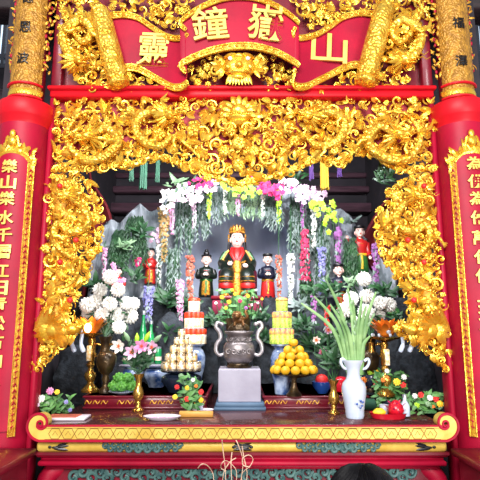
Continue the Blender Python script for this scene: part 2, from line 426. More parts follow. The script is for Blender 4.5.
    mb.ell(pt(0,zt+0.055,rb+0.012), (0.03,0.02,0.035)); mb.ell(pt(0,zt+0.10,rb+0.012), (0.018,0.014,0.026))
    for sg in (-1,1): mb.tube([pt(sg*(0.12+0.2*t)+0, zt+0.05+0.03*math.sin(t*6), rb+0.014) for t in [i/8 for i in range(9)]], [0.012-0.001*i for i in range(9)], 6)
    for sg in (-1,1):   # carved shoulders running down the two sides of the arched top
        for i in range(8):
            z = zt-0.01-i*0.016; mb.leaf(pt(sg*A*0.86, z, rb+0.008), (sg*R.uniform(.1,.8),-.2,R.choice((-1,1))), (0,-1,0), 0.05, 0.022, 0.6)
    mb.tube([pt(-A*.95+A*1.9*i/16, arch(-A*.95+A*1.9*i/16)-.012, rb+.006) for i in range(17)], .012, 6)
    for sg in (-1,1): mb.tube([pt(sg*A*.88, arch(A*.88)-.01-.03*i, rb+.006) for i in range(6)], .010, 6)
    mb.build('crest', M['gold'], bd)
    # ---- upper gilded board with black characters, clasped by a red and gold band
    r2 = 0.110; z2b = zr1+0.002; z2t = 4.45
    mbx = MB(); mbx.lathe(c, [(0.098,zr1+0.002),(0.098,4.5)], 28); mbx.build('upper_casing', M['maroon'], col)
    ub = thing('upper_couplet_board', 'gilded curved board with black characters above the %s red column' % side[s], 'plaque', (c.x, c.y-r2, z2b))
    mb = MB(); B = math.radians(66)
    curved(mb, -B, B, z2b, z2t, 0.099, r2, n=30, nz=20); mb.build('panel', M['ochre'], ub)
    mb = MB()
    for sg in (-1,1):
        for i in range(90):
            z = z2b+0.22+i*0.014
            mb.leaf(pt(sg*math.radians(R.uniform(62,100)), z, r2+.004), (sg*R.uniform(-.2,.9),-.3,R.uniform(-1,1)), (sg*.6,-1,0), R.uniform(0.025,0.045), 0.014, 0.9)
    mb.build('carved_edge', [M['golddark']], ub)
    mb = MB()
    for sg in (-1,1):
        for i in range(26):
            z = z2b+0.24+i*0.045; q_ = pt(sg*math.radians(R.uniform(66,92)),z,r2+0.004)
            if i == 0 and sg < 0: mb.ell(q_,(0.009,0.007,0.014),7,5); be = mb.build('red_berry', M['crimson'], ub); q0 = q_
            else: bc = be.copy(); C.objects.link(bc); bc.location = be.location+q_-q0
    mb = MB()
    for dz in (0.03,0.115): mb.tube([pt(-B+2*B*i/30, z2b+dz, r2+0.006) for i in range(31)], 0.009, 6)
    mb.build('red_band', M['red'], ub)
    mb = MB()
    for i in range(15):
        a = -B+2*B*(i+.5)/15
        for d in (-1,1): mb.leaf(pt(a,z2b+0.048,r2+0.003),(d*.6*math.cos(a),d*.6*math.sin(a),1),(math.sin(a),-math.cos(a),0),0.06,0.022,0.4)
    mb.build('lotus_band', M['gold'], ub)
    for ch, py in zip({-1:'德恩波',1:'惠福澤'}[s], {-1:(-2,27,58),1:(-6,23,61)}[s]):
        pz = at(24,py,CY-r2).z; mb = MB()
        def wp2(p):
            a = (p.x-c.x)/r2; return pt(a, p.z, r2+0.006-(p.y-(CY-r2)))
        put_glyph(mb, ch, (c.x, CY-r2, pz), 0.070, 0.074, 0.004, warp=wp2, bold=.006)
        mb.build('character', M['black'], ub)

# ================================================================== red frame of the altar front
VY = 0.20         # plane of the gilded openwork
a = at(46,90,VY-0.03); b = at(440,98,VY-0.03)
XF = 1.215
beam = MB(); beam.box((-XF,VY-0.05,b.z),(XF,VY+0.06,a.z),bev=0.008); struct('trim_8', beam, M['red'])
beam = MB(); beam.box((-XF-0.01,VY-0.075,a.z-0.012),(XF+0.01,VY+0.06,a.z+0.012),bev=0.006); struct('trim_9', beam, M['red'])
for i, s in enumerate((-1,1)):
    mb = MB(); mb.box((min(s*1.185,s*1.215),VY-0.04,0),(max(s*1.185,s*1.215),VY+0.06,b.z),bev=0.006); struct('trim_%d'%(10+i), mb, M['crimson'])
    mb = MB(); mb.box((min(s*1.16,s*1.225),VY-0.02,a.z+0.012),(max(s*1.16,s*1.225),VY+0.08,4.4),bev=0.006); struct('trim_%d'%(12+i), mb, M['maroon'])
# ================================================================== gilded carving
def curl(mb, p, size, ang, hand=1, depth=0.03, th=0.20, n=6):
    """cloud scroll: a tapering band that winds into a boss standing proud of the ground"""
    p = Vector(p); path = []; rad = []; N_ = 20
    for k in range(N_+1):
        t = k/N_; r = size*(1.0-0.80*t); a = ang + hand*t*PI*2.5
        q = Vector((r*math.cos(a), -depth*t*0.9, r*math.sin(a))); path.append(p+q); rad.append(size*th*(0.25+0.75*math.sin(PI*min(1,0.15+t*0.62))))
    mb.tube(path, rad, n, flat=0.75); mb.ell(p+Vector((0,-depth,0)), size*0.2, 7, 5)
def flames(mb, p, size, ang, n=3, spread=0.5):
    for k in range(n):
        a = ang + (k-(n-1)/2)*spread; L = size*R.uniform(1.2,1.9)
        mb.leaf(p, (math.cos(a), R.uniform(-.35,.05), math.sin(a)), (R.uniform(-.4,.4),-1,R.uniform(-.4,.4)), L, size*0.62, R.uniform(-1.1,1.4), 0.34, 6, tw=R.uniform(-.6,.6))
def rosette(mb, p, size, petals=6):
    p = Vector(p); a0 = R.uniform(0,6)
    for ring, (k, rr, up) in enumerate(((petals,1.0,0.25),(petals-1,0.62,0.8))):
        for i in range(k):
            a = a0+ring*.5+2*PI*i/k; d = Vector((math.cos(a), -up, math.sin(a)))
            mb.leaf(p+Vector((0,-0.012*ring,0)), d, (-d.x*up,-1,-d.z*up), size*rr, size*0.72*rr, 0.7, 0.3, 4)
    mb.ell(p+Vector((0,-size*0.32,0)), size*0.24, 8, 5)
def leafspray(mb, p, size, ang):
    for k in range(5):
        a = ang + (k-2)*0.42; L = size*(1.5-0.22*abs(k-2))
        mb.leaf(p, (math.cos(a),-0.15,math.sin(a)), (0,-1,0), L, size*0.42, R.uniform(-.5,.9), 0.3, 5)
def carve_fill(mb, poly, Y, spacing, size, seed, layers=2, mixw=(4,4,2,2), zdep=0.03, tries=None):
    global R
    keep = R; R = random.Random(seed)
    xs = [q[0] for q in poly]; ys = [q[1] for q in poly]
    for L in range(layers):
        pts = []; area_ = (max(xs)-min(xs))*(max(ys)-min(ys)); n = int(area_/(spacing*spacing)*14)
        for _ in range(n):
            x = R.uniform(min(xs),max(xs)); y = R.uniform(min(ys),max(ys))
            if not inpoly(x,y,poly): continue
            if any((x-a)**2+(y-b)**2 < (spacing*(1+.12*L))**2 for a,b in pts): continue
            pts.append((x,y))
        for x,y in pts:
            p = at(x,y,Y - L*zdep - R.uniform(0,0.015)); s = size*R.uniform(0.75,1.25)
            # keep pieces near the rim small so the outline stays crisp
            if not all(inpoly(x+dx,y+dy,poly) for dx,dy in ((6,0),(-6,0),(0,6),(0,-6))): s *= 0.72
            k = R.choices((0,1,2,3), mixw)[0]; a = R.uniform(0,2*PI)
            if k == 0: curl(mb, p, s*0.95, a, R.choice((-1,1)), 0.02+0.015*L)
            elif k == 1: flames(mb, p-Vector((math.cos(a)*s*.7,0,math.sin(a)*s*.7)), s*1.15, a, R.choice((2,3,3)))
            elif k == 2: rosette(mb, p, s*0.95, R.choice((5,6,7)))
            else: leafspray(mb, p-Vector((math.cos(a)*s*.7,0,math.sin(a)*s*.7)), s, a)
    R = keep
def dragon(parent, pts, Y, r=0.028, face=1, hs=0.085, look=0.0, seed=1, legs=((0.25,-1),(0.55,1),(0.75,-1))):
    """sinuous scaled dragon in relief: pts are its spine from head to tail (surveyed), its head a sub-part"""
    global R
    keep = R; R = random.Random(seed)
    sp = smoothpath([at(x,y,Y-0.035+d) for x,y,d in pts], 8); n = len(sp)
    body = MB(); body.tube(sp, [r*(0.85+0.35*math.sin(PI*min(1,k/n*1.5)))*(1-0.75*max(0,(k/n-0.55)/0.45)) for k in range(n)], 10, flat=0.9)
    bo = body.build('dragon', M['goldscale'], parent)
    fin = MB()
    for k in range(3,n-2,2):
        t = (sp[k+1]-sp[k-1]).normalized(); nv = Vector((-t.z,0,t.x))
        if nv.z < 0: nv = -nv
        rr = r*(1-0.7*k/n)
        fin.leaf(sp[k]+nv*rr*0.8, nv*0.8-t*0.7*1+Vector((0,-.25,0)), (0,-1,0), rr*1.5, rr*0.9, 0.4, 0.3, 3)
    for f_, sg in legs:
        k = int(f_*(n-1)); t = (sp[min(k+1,n-1)]-sp[max(k-1,0)]).normalized(); nv = Vector((-t.z,0,t.x))*sg
        e = sp[k]+nv*r*2.0+Vector((0,-.03,0)); h = e+(nv*.6+t*.8).normalized()*r*1.6
        fin.tube([sp[k], (sp[k]+e)/2+Vector((0,-.02,0)), e, h], [r*.8,r*.6,r*.45,r*.35], 7)
        for q in range(4):
            a = (q-1.5)*0.5; d = (nv*math.cos(a)+t*(0.6+math.sin(a))); fin.leaf(h, d+Vector((0,-.4,0)), (0,-1,0), r*1.5, r*.5, 0.9, .4, 4)
    fin.tube([p+Vector((0,0,r*.3)) for p in sp], [r*.5*(1-.8*k/n) for k in range(n)], 6)
    fin.build('fins_and_claws', M['gold'], bo)
    hd = MB(); c = sp[0] + Vector((0,-0.02,0)); f = Vector((face, -0.35-look, -0.12)).normalized(); u = Vector((0,0,1)); u = (u-f*u.dot(f)).normalized(); sdv = f.cross(u)
    rot = Matrix((f,sdv,u)).transposed()
    def E(o, rr): hd.ell(c+rot@(Vector(o)*hs), [q*hs for q in rr], 10, 7, rot)
    E((0,0,0.05),(.5,.42,.38)); E((.5,0,.02),(.42,.26,.2)); E((.85,0,.08),(.17,.24,.16)); E((.42,0,-.30),(.42,.22,.10)); E((.2,0,-.2),(.2,.3,.2))
    for q in (-1,1):
        E((.25,q*.27,.27),(.14,.12,.13)); E((.18,q*.28,.40),(.24,.10,.07)); E((.93,q*.14,.16),(.07,.07,.07)); E((-.1,q*.42,.15),(.2,.06,.13))
        hd.tube([c+rot@(Vector(o)*hs) for o in ((0,q*.2,.35),(-.3,q*.3,.65),(-.65,q*.34,.75),(-.95,q*.32,1.0))], [hs*.09,hs*.075,hs*.055,hs*.02], 6)
        hd.tube([c+rot@(Vector(o)*hs) for o in ((.85,q*.2,.05),(1.2,q*.3,.2),(1.45,q*.35,-.05),(1.75,q*.4,.12))], [hs*.05,hs*.045,hs*.035,hs*.015], 5)
        for z in range(3): E((.45+.18*z,q*.2,-.13),(.03,.03,.08))
    for k in range(16):
        a = k/16*2*PI; d = rot@Vector((-0.75,math.cos(a)*.9,math.sin(a)*.9)); b = c+rot@(Vector((-.2,math.cos(a)*.35,math.sin(a)*.35))*hs)
        hd.leaf(b, d, rot@Vector((0.8,math.cos(a),math.sin(a))), hs*R.uniform(.8,1.25), hs*.3, R.uniform(-.6,.8), .3, 5)
    for k in range(5): hd.leaf(c+rot@(Vector((.25+.08*k,0,-.36))*hs), rot@Vector((-.3,R.uniform(-.3,.3),-1)), rot@Vector((1,0,0)), hs*.5, hs*.14, .8, .3, 4)
    hd.build('head', M['gold'], bo)
    R = keep; return bo

# ------------------------------------------------------------------ valance under the beam
vtop = 99
VAL = [(53,vtop),(434,vtop),(435,172),(405,174),(390,169),(378,160),(365,154),(352,156),(345,167),(334,166),(320,162),(305,168),(290,173),(272,180),(255,184),(240,187),(225,183),(208,178),(190,171),(172,164),(158,160),(148,161),(138,167),(122,170),(110,167),(98,171),(52,173)]
val = thing('carved_valance', 'wide gilded openwork valance of dragons and clouds under the red beam', 'carving', at(240,175,VY))
mb = MB(); q = [(x*0.975+240*0.025, vtop-4+(y-vtop)*0.80) for x,y in VAL]
mb.prism([(at(x,y,VY+0.03).x, at(x,y,VY+0.03).z) for x,y in q], VY+0.035, VY+0.05); mb.build('backing_board', M['backred'], val)
mb = MB(); carve_fill(mb, VAL, VY, 9, 0.042, 11, 1, (6,4,1,3)); carve_fill(mb, VAL, VY+.02, 10.5, 0.048, 13, 1, (3,2,1,6)); mb.build('cloud_scrolls', M['gold'], val)
mb = MB(); carve_fill(mb, VAL, VY-0.03, 12, 0.047, 12, 1, (2,7,2,4)); mb.build('flame_leaves', M['gold'], val)
low = [(x,y) for x,y in VAL if y > 110]
mb = MB()
for (x0,y0),(x1,y1) in zip(low,low[1:]):
    n = max(1,int(math.hypot(x1-x0,y1-y0)/9))
    for i in range(n):
        x = x0+(x1-x0)*(i+.5)/n; y = y0+(y1-y0)*(i+.5)/n - 3
        curl(mb, at(x,y,VY-0.015), 0.030, R.uniform(0,6), R.choice((-1,1)), 0.03, 0.26)
mb.tube([at(x,y-3,VY) for x,y in low], .016, 6); mb.build('cloud_fringe', M['gold'], val)
dragon(val, [(88,138,0),(106,128,0),(118,142,-.01),(104,156,0),(86,160,0),(72,150,0),(66,134,0),(80,114,0),(100,112,0)], VY-.03, .026, -1, .085, .2, 21)
dragon(val, [(398,136,0),(380,126,0),(368,142,-.01),(382,156,0),(402,160,0),(416,150,0),(420,132,0),(406,114,0),(386,112,0)], VY-.03, .026, 1, .085, .2, 22)
dragon(val, [(170,116,0),(150,112,0),(136,122,0),(142,140,-.01),(160,146,0),(174,136,0),(188,146,0),(200,158,0)], VY-.03, .024, 1, .085, .3, 23)
dragon(val, [(308,116,0),(328,112,0),(344,122,0),(338,140,-.01),(318,146,0),(304,136,0),(290,146,0),(278,158,0)], VY-.03, .024, -1, .085, .3, 24)
# crown-like crest in the middle
c = at(239,116,VY-0.06); m1 = mpp(c); mb = MB()
mb.lathe(c+Vector((0,0,-10*m1)), [(9*m1,0),(13*m1,3*m1),(9*m1,5*m1),(12*m1,7*m1),(14*m1,9.5*m1),(12*m1,12*m1),(8*m1,13*m1),(10*m1,16*m1),(8*m1,20*m1),(4.5*m1,22*m1),(5*m1,24*m1),(2*m1,28*m1),(0,31*m1)], 20, 1, 0.5)
for i in range(9):
    a = -PI*0.05+PI*1.1*i/8; d = Vector((math.cos(a),-.25,math.sin(a))); mb.leaf(c+Vector((0,-.01,2*m1))+d*9*m1, d, (0,-1,0), 10*m1, 5*m1, .5)
for i in range(11): mb.ell(c+Vector(((i-5)*2.4*m1,-7*m1+abs(i-5)*.5*m1,0)), 1.5*m1, 7, 5)
for sg in (-1,1):
    curl(mb, c+Vector((sg*16*m1,0,-8*m1)), 7*m1, 0 if sg<0 else PI, sg, .03, .25); curl(mb, c+Vector((sg*9*m1,-.02,-14*m1)), 6*m1, 0 if sg<0 else PI, -sg, .03, .25)
rosette(mb, c+Vector((0,-.01,-28*m1)), 9*m1, 7); rosette(mb, c+Vector((-15*m1,0,-36*m1)), 7*m1); rosette(mb, c+Vector((15*m1,0,-36*m1)), 7*m1); rosette(mb, c+Vector((0,0,-50*m1)), 8*m1)
mb.build('crest', M['gold'], val)

# ------------------------------------------------------------------ side brackets
BRL = [(48,174),(80,174),(90,183),(99,198),(102,220),(99,250),(93,260),(87,276),(81,292),(73,306),(70,318),(80,322),(86,328),(74,336),(62,345),(52,358),(40,368),(30,378),(27,374),(33,355),(39,320),(43,270),(46,220)]
BRR = [(436,174),(410,174),(396,184),(384,194),(378,212),(376,232),(380,247),(386,262),(396,278),(404,292),(410,308),(410,317),(398,322),(394,329),(406,338),(420,349),(434,362),(448,374),(456,378),(457,372),(450,350),(446,310),(442,260),(438,210)]
for s, PL, sd in ((-1,BRL,5),(1,BRR,6)):
    br = thing('carved_bracket', 'gilded openwork carving hanging beside the %s red column, tapering to a tip' % side[s], 'carving', at(PL[0][0],PL[0][1],VY))
    mb = MB(); carve_fill(mb, PL, VY, 8, 0.040, 30+sd, 1, (5,4,2,4)); carve_fill(mb, PL, VY+.02, 7.5, 0.046, 35+sd, 1, (3,2,1,6)); mb.build('cloud_scrolls', M['gold'], br)
    mb = MB(); carve_fill(mb, PL, VY-.03, 10.5, 0.045, 40+sd, 1, (2,5,4,3)); mb.build('flowers_and_leaves', M['gold'], br)
    mx = (lambda x: x) if s < 0 else (lambda x: 484-x)
    mb = MB(); mb.tube([at(mx(x),y,VY+.01) for x,y in ((58,175),(62,220),(60,270),(52,320),(44,350),(33,374))],[.05,.06,.05,.04,.025,.01],8,flat=.35); mb.build('spine', M['golddark'], br)
    dragon(br, [(mx(x),y,0) for x,y in ((68,196),(82,206),(88,222),(72,232),(58,224),(54,240),(66,254),(80,262),(72,282),(58,290))], VY-.035, .022, -s*-1, .07, .3, 50+sd)
    mb = MB()   # fish-like beast at the foot, facing the altar
    c = at(mx(57),330,VY-.06); f = -s
    mb.ell(c,(.085,.05,.055),14,9); mb.ell(c+Vector((f*.09,-.005,.005)),(.05,.035,.035)); mb.ell(c+Vector((f*.125,0,.018)),(.03,.03,.02))
    for k in range(10): a = -1.0+k*.21; mb.leaf(c+Vector((-f*(.01+.012*k),-.02,.035-.008*abs(k-5))),(f*math.cos(a),-.25,math.sin(a)+.25),(0,-1,.2),.15+.02*math.sin(k*1.7),.036,-.5,.3,6)
    for k in range(6): mb.leaf(c+Vector((-f*.03,-.03,0)),(-f*1,-.3,.9-k*.45),(0,-1,0),.11,.04,.8)
    for k in range(5): mb.leaf(c+Vector((f*(.03+.02*k),-.02,-.03)),(-f*.5,-.3,-1),(0,-1,0),.07,.025,.8)
    for k in range(5): mb.leaf(c+Vector((f*.02*k,-.02,.03)),(-f*.6,-.2,1),(0,-1,0),.07,.03,.8)
    for k in range(4): curl(mb, at(mx(54-5*k),342+9*k,VY-.04), .036-.004*k, R.uniform(0,6), R.choice((-1,1)), .03, .26)
    mb.ell(c+Vector((f*.07,-.04,.03)), .012, 8, 6)
    mb.build('fish_head', M['gold'], br)
    mb = MB()
    for x,y in ((60,186),(76,240),(60,262),(70,300)): mb.ell(at(mx(x),y,VY-.06), .017, 9, 7)
    mb.build('red_bosses', M['redflower'], br)
    # pair of white drops under the beast
    tz = thing('white_drop_ornament', 'pair of white hanging drops below the tip of the gilded carving, %s side' % side[s], 'ornament', at(mx(75),335,VY+.02))
    for dx in (0,9):
        mb = MB(); x = mx(71)-s*dx; mb.tube(smoothpath([at(x,325,VY+.02),at(x-s*2,334,VY+.02),at(x-s*1,344,VY+.02),at(x-s*4,352,VY+.02)],4),[.006]*4+[.011]*5+[.014]*3+[.009],8); mb.build('drop', M['porcelain'], tz)

# ------------------------------------------------------------------ name board above the beam
SY = 0.14
brd = MB(); a = at(52,91,VY); brd.box((-1.165,VY+.045,a.z+.01),(1.165,VY+.075,4.4)); tag(brd.build('name_board_ground', M['maroon']), 'dark red boarding behind the gilded carving above the red beam', 'board')
ns = thing('name_plaque', 'crimson unrolled scroll plaque with four gold characters above the altar', 'plaque', at(240,88,SY))
#      px   top  bot  depth
RIB = [(108,15,84,.04),(116,14,76,.035),(126,14,69,.03),(138,17,70,.03),(150,25,76,.025),(162,33,83,.01),(172,37,88,-.01),(181,37,88,-.035),(187,34,84,-.06),
       (185,28,72,-.075),(180,22,66,-.07),(190,13,60,-.075),(204,5,54,-.08),(222,-2,49,-.085),(240,-4,47,-.088),(258,-2,48,-.085),(276,5,53,-.08),(290,14,60,-.075),(299,22,66,-.07),
       (295,28,72,-.075),(293,34,84,-.06),(299,37,88,-.035),(308,36,87,-.01),(318,33,82,.01),(330,26,76,.025),(342,17,70,.03),(354,13,66,.03),(364,12,68,.035),(373,13,76,.04)]
def ribbon(mb, tab, f0, f1, th, dy=0, nv=3):
    top = smoothpath([at(x,t+(b-t)*f0,SY+d+dy) for x,t,b,d in tab],4); bot = smoothpath([at(x,t+(b-t)*f1,SY+d+dy) for x,t,b,d in tab],4)
    vs = []; fs = []; n = len(top)
    for a, b in zip(top,bot):
        for j in range(nv+1): vs.append(a.lerp(b,j/nv))
        for j in range(nv+1): vs.append(a.lerp(b,j/nv)+Vector((0,th,0)))
    q = 2*(nv+1)
    for i in range(n-1):
        o = i*q
        for j in range(nv):
            fs.append((o+j,o+j+1,o+q+j+1,o+q+j)); fs.append((o+nv+1+j,o+q+nv+1+j,o+q+nv+2+j,o+nv+2+j))
        fs.append((o,o+q,o+q+nv+1,o+nv+1)); fs.append((o+nv,o+2*nv+1,o+q+2*nv+1,o+q+nv))
    mb.add(vs,fs)
mb = MB(); ribbon(mb, RIB, 0.0, 1.0, .012); mb.build('scroll', M['crimson'], ns, ang=70)
for f0, f1 in ((-.03,.06),(.92,1.03)):
    mb = MB(); ribbon(mb, RIB[:9], f0, f1, .02, -.012, 1); ribbon(mb, RIB[9:19], f0, f1, .02, -.012, 1); ribbon(mb, RIB[19:], f0, f1, .02, -.012, 1)
    mb.build('gold_border', M['golddark'], ns)
    mb = MB()
    for tab in (RIB[:9],RIB[9:19],RIB[19:]):
        for f in (f0,f1): mb.tube(smoothpath([at(x,t+(b-t)*f,SY+d-.014) for x,t,b,d in tab],4), .006, 6)
        p = smoothpath([at(x,t+(b-t)*(f0+f1)/2,SY+d-.014) for x,t,b,d in tab],5)
        for k in range(0,len(p),2): curl(mb, p[k], .014, R.uniform(0,6), R.choice((-1,1)), .008, .28, 5)
    mb.build('border_tracery', M['gold'], ns)
for ch, x, y, Wp, Hp, d, rot in (('靈',154,50,31,33,.012,-.05),('鐘',210,24,36,33,-.087,.10),('嶽',266,23,35,36,-.087,-.12),('山',329,49,36,30,.016,-.06)):
    p = at(x,y,SY+d-.006); m_ = mpp(p); mb = MB(); put_glyph(mb, ch, p, Wp*m_, Hp*m_*1.06, .014, rot); mb.build('character', M['goldchar'], ns)
for s,(x0,y0,x1,y1) in ((-1,(99,10,119,84)),(1,(385,6,365,82))):
    a = at(x0,y0,SY-.03); b = at(x1,y1,SY-.03); m_ = mpp(a); L = (b-a); mb = MB()
    pr = [(-.09,.1),(-.07,.42),(-.03,.5),(-.03,.62),(.0,.8),(.03,.74),(.05,.95),(.2,1.0),(.5,1.02),(.8,1.0),(.93,.98),(.95,.8),(.98,1.02),(1.02,.98),(1.04,.7),(1.05,.1)]
    mb.tube([a+L*t for t,_ in pr], [q*10.5*m_ for _,q in pr], 20); mb.build('scroll_roller', M['goldscale'], ns)
# gilded surrounds: dragons left and right, foliage above and below the scroll, mask in the middle
SUR = {'left':[(54,-6),(96,-6),(94,20),(104,50),(114,86),(100,92),(84,86),(70,72),(64,50),(58,34)], 'right':[(432,-6),(390,-6),(388,20),(380,50),(368,86),(384,91),(400,86),(412,74),(420,50),(426,34)]}
for s in (-1,1):
    mx = (lambda x: x) if s < 0 else (lambda x: 484-x)
    cv = thing('dragon_carving', 'gilded dragon carving at the %s of the crimson scroll plaque' % ('left end' if s<0 else 'right end'), 'carving', at(mx(80),88,VY))
    mb = MB(); carve_fill(mb, SUR[side[s]], VY-.02, 8, .042, 60+s, 1, (4,5,1,3)); carve_fill(mb, SUR[side[s]], VY+.01, 9, .048, 66+s, 1, (2,3,1,6)); carve_fill(mb, SUR[side[s]], VY-.05, 13, .046, 63+s, 1, (2,5,1,3)); mb.build('flame_scrolls', M['gold'], cv)
    dragon(cv, [(mx(x),y,0) for x,y in ((80,62),(66,50),(64,32),(80,20),(92,30),(84,42),(72,30),(62,8),(76,-4))], VY-.05, .026, -s*-1 if s>0 else 1, .085, .3, 70+s)
    fo = thing('carved_foliage', 'gilded leaf carving under the %s fold of the crimson scroll plaque' % side[s], 'carving', at(mx(150),88,VY))
    mb = MB(); carve_fill(mb, [(mx(x),y) for x,y in ((118,66),(140,74),(160,84),(172,92),(116,92))], VY, 7, .036, 80+s, 2, (4,3,2,3)); mb.build('leaves', M['gold'], fo)
    ft = thing('carved_foliage', 'gilded leaf carving above the %s fold of the crimson scroll plaque' % side[s], 'carving', at(mx(150),20,VY))
    mb = MB(); carve_fill(mb, [(mx(x),y) for x,y in ((104,-6),(196,-6),(186,12),(174,28),(160,28),(140,14),(108,10))], VY, 7.5, .042, 84+s, 2, (4,3,3,3)); mb.build('leaves', M['gold'], ft)
mk = thing('carved_mask', 'gilded beast mask with white eyes under the middle of the crimson scroll', 'carving', at(239,89,VY))
c = at(239,67,SY-.02); m1 = mpp(c); mb = MB()
mb.ell(c,(17*m1,.05,13*m1),18,12); mb.ell(c+Vector((0,-.045,-2*m1)),(4.5*m1,.03,4*m1)); mb.ell(c+Vector((0,-.03,-8*m1)),(11*m1,.03,3*m1)); mb.ell(c+Vector((0,-.02,-13*m1)),(9*m1,.03,4*m1))
mb.ell(c+Vector((0,-.035,9*m1)),(5*m1,.02,3*m1))
for sg in (-1,1):
    mb.ell(c+Vector((sg*9*m1,-.035,9*m1)),(6.5*m1,.025,2*m1),10,6,Matrix.Rotation(sg*.35,3,'Y')); mb.ell(c+Vector((sg*11*m1,-.03,-3*m1)),(4*m1,.025,3.5*m1))
    for k in range(7):
        a = k*.42-1.1; d = Vector((sg*math.cos(a),-.15,math.sin(a))); mb.leaf(c+Vector((sg*14*m1,-.01,0))+d*2*m1, d, (0,-1,0), 13*m1, 5.5*m1, R.uniform(-.8,.9))
    curl(mb, c+Vector((sg*21*m1,-.01,7*m1)), 5*m1, R.uniform(0,6), sg, .03, .28); curl(mb, c+Vector((sg*24*m1,0,-4*m1)), 5*m1, R.uniform(0,6), sg, .03, .28)
for k in range(9): mb.leaf(c+Vector(((k-4)*2.2*m1,-.03,-11*m1)), ((k-4)*.1,-.2,-1), (0,-1,0), 11*m1, 3.4*m1, .4)
for k in range(6): mb.ell(c+Vector(((k-2.5)*2.6*m1,-.055,-7.2*m1)), (1.1*m1,.006,1.4*m1),6,5)
mb.build('face', M['gold'], mk)
for sg in (-1,1):
    mb = MB(); mb.ell(c+Vector((sg*8.7*m1,-.052,4.6*m1)),(2.3*m1,.012,2*m1)); mb.build('eye', M['eye'], mk)
for s in (-1,1):
    mb = MB(); carve_fill(mb, [(240+s*x,y) for x,y in ((22,54),(34,58),(48,66),(58,78),(56,88),(24,90),(22,72))], VY-.02, 7, .034, 90+s, 2, (3,2,4,3)); mb.build('side_flowers', M['gold'], mk)
# ================================================================== altar table
TF = 0.0
x0 = onz(38,425,T).x; x1 = onz(447,425,T).x
YB = 1.45
tab = thing('altar_table', 'long lacquered altar table with scrolled gilded ends across the front', 'table', (0,0.6,0))
mb = MB(); mb.box((x0,TF+.02,T-.05),(x1,YB,T),bev=.006); mb.build('tabletop', M['tablewood'], tab)
def prz(py): return at(240,py,TF).z
zA, zB = prz(426), prz(440.5); m1 = (zA-zB)/14.5
sl = onz(41,425,T).x; sr = onz(444.5,425,T).x
band = MB(); edge = MB()
for sg, xe in ((-1,sl),(1,sr)):
    cz = zB+17.0*m1; po = []; pi_ = []
    for k in range(41):
        t = k/40; a = -PI/2 - t*PI*2.35
        Ro = (17.0 - 14.0*t**0.8)*m1; w_ = (14.5-12.0*min(1,t*1.25)**0.75)*m1
        if t > .8: w_ = 2.5*m1
        Ri = max(Ro-w_, 0.2*m1)
        po.append((xe - sg*math.cos(a)*Ro, cz+math.sin(a)*Ro)); pi_.append((xe - sg*math.cos(a)*Ri, cz+math.sin(a)*Ri))
    for k in range(40):
        q = [po[k],po[k+1],pi_[k+1],pi_[k]]
        vs = [(x,TF-.012,z) for x,z in q]+[(x,TF+.06,z) for x,z in q]
        f = [(0,1,2,3),(7,6,5,4),(0,4,5,1),(1,5,6,2),(2,6,7,3),(3,7,4,0)]
        band.add(vs, f if sg > 0 else [tuple(reversed(i)) for i in f])
    edge.tube([(x,TF-.013,z) for x,z in po], .0075, 6); edge.tube([(x,TF-.013,z) for x,z in pi_[:-1]], .006, 6)
mbx = band; mbx.box((sl,TF-.012,zB),(sr,TF+.06,zA)); mbx.build('gilded_edge', M['goldflat'], tab, ang=35)
edge.tube([(sl,TF-.013,zB),(sr,TF-.013,zB)], .0075, 6); edge.tube([(sl+.015,TF-.010,zA+.002),(sr-.015,TF-.010,zA+.002)], .006, 6); edge.build('red_beading', M['crimson'], tab)
mb = MB(); n = 30; hx = (sr-sl-.10)/n; zc = (zA+zB)/2; hh = 5.0*m1
for i in range(n):
    xc = sl+.05+hx*(i+.5)
    H = [(xc-hx*.5,zc),(xc-hx*.28,zc+hh),(xc+hx*.28,zc+hh),(xc+hx*.5,zc),(xc+hx*.28,zc-hh),(xc-hx*.28,zc-hh)]
    for a, b in zip(H, H[1:]+H[:1]): mb.tube([(a[0],TF-.013,a[1]),(b[0],TF-.013,b[1])], .0016, 4)
    mb.tube([(xc-hx*.2,TF-.013,zc-hh*.3),(xc,TF-.013,zc+hh*.5),(xc+hx*.2,TF-.013,zc-hh*.3)], .0013, 4)
for dz in (-5.6,5.6): mb.tube([(sl+.03,TF-.013,zc+dz*m1),(sr-.03,TF-.013,zc+dz*m1)], .0014, 4)
mb.build('hexagon_fretwork', M['fretline'], tab)
# second gilded rail with painted inlay
zC, zD = prz(442.5), prz(453.5); xa = at(34.5,448,TF).x; xb = at(449,448,TF).x
mb = MB(); mb.box((xa,TF+.02,zD),(xb,TF+.3,zC),bev=.012); mb.build('gilded_rail', M['goldflat'], tab)
mb = MB(); mb.box((xa+.02,TF+.03,zC),(xb-.02,TF+.3,zB+.002)); mb.box((xa-.005,TF+.012,zD-.012),(xb+.005,TF+.3,zD+.002)); mb.build('dark_fillet', M['maroon'], tab)
for p0, p1 in ((103,182),(297,380)):
    mb = MB(); u = at(p0,448,TF+.016); v = at(p1,448,TF+.016); zc2 = (zC+zD)/2; hh = (zC-zD)*.40; n = 17
    for i in range(n):
        x = u.x+(v.x-u.x)*(i+.5)/n; e = 1-abs((i+.5)/n-.5)*1.0
        curl(mb, (x,TF+.018,zc2+(-1)**i*hh*.35), hh*1.05*e+.006, (i%2)*PI, (-1)**i, .008, .34, 6)
        mb.leaf((x,TF+.016,zc2), (math.cos(i*2.4),-.1,math.sin(i*2.4)), (0,-1,0), hh*1.2, hh*.6, .3)
    mb.build('painted_inlay', M['greenrelief'], tab)
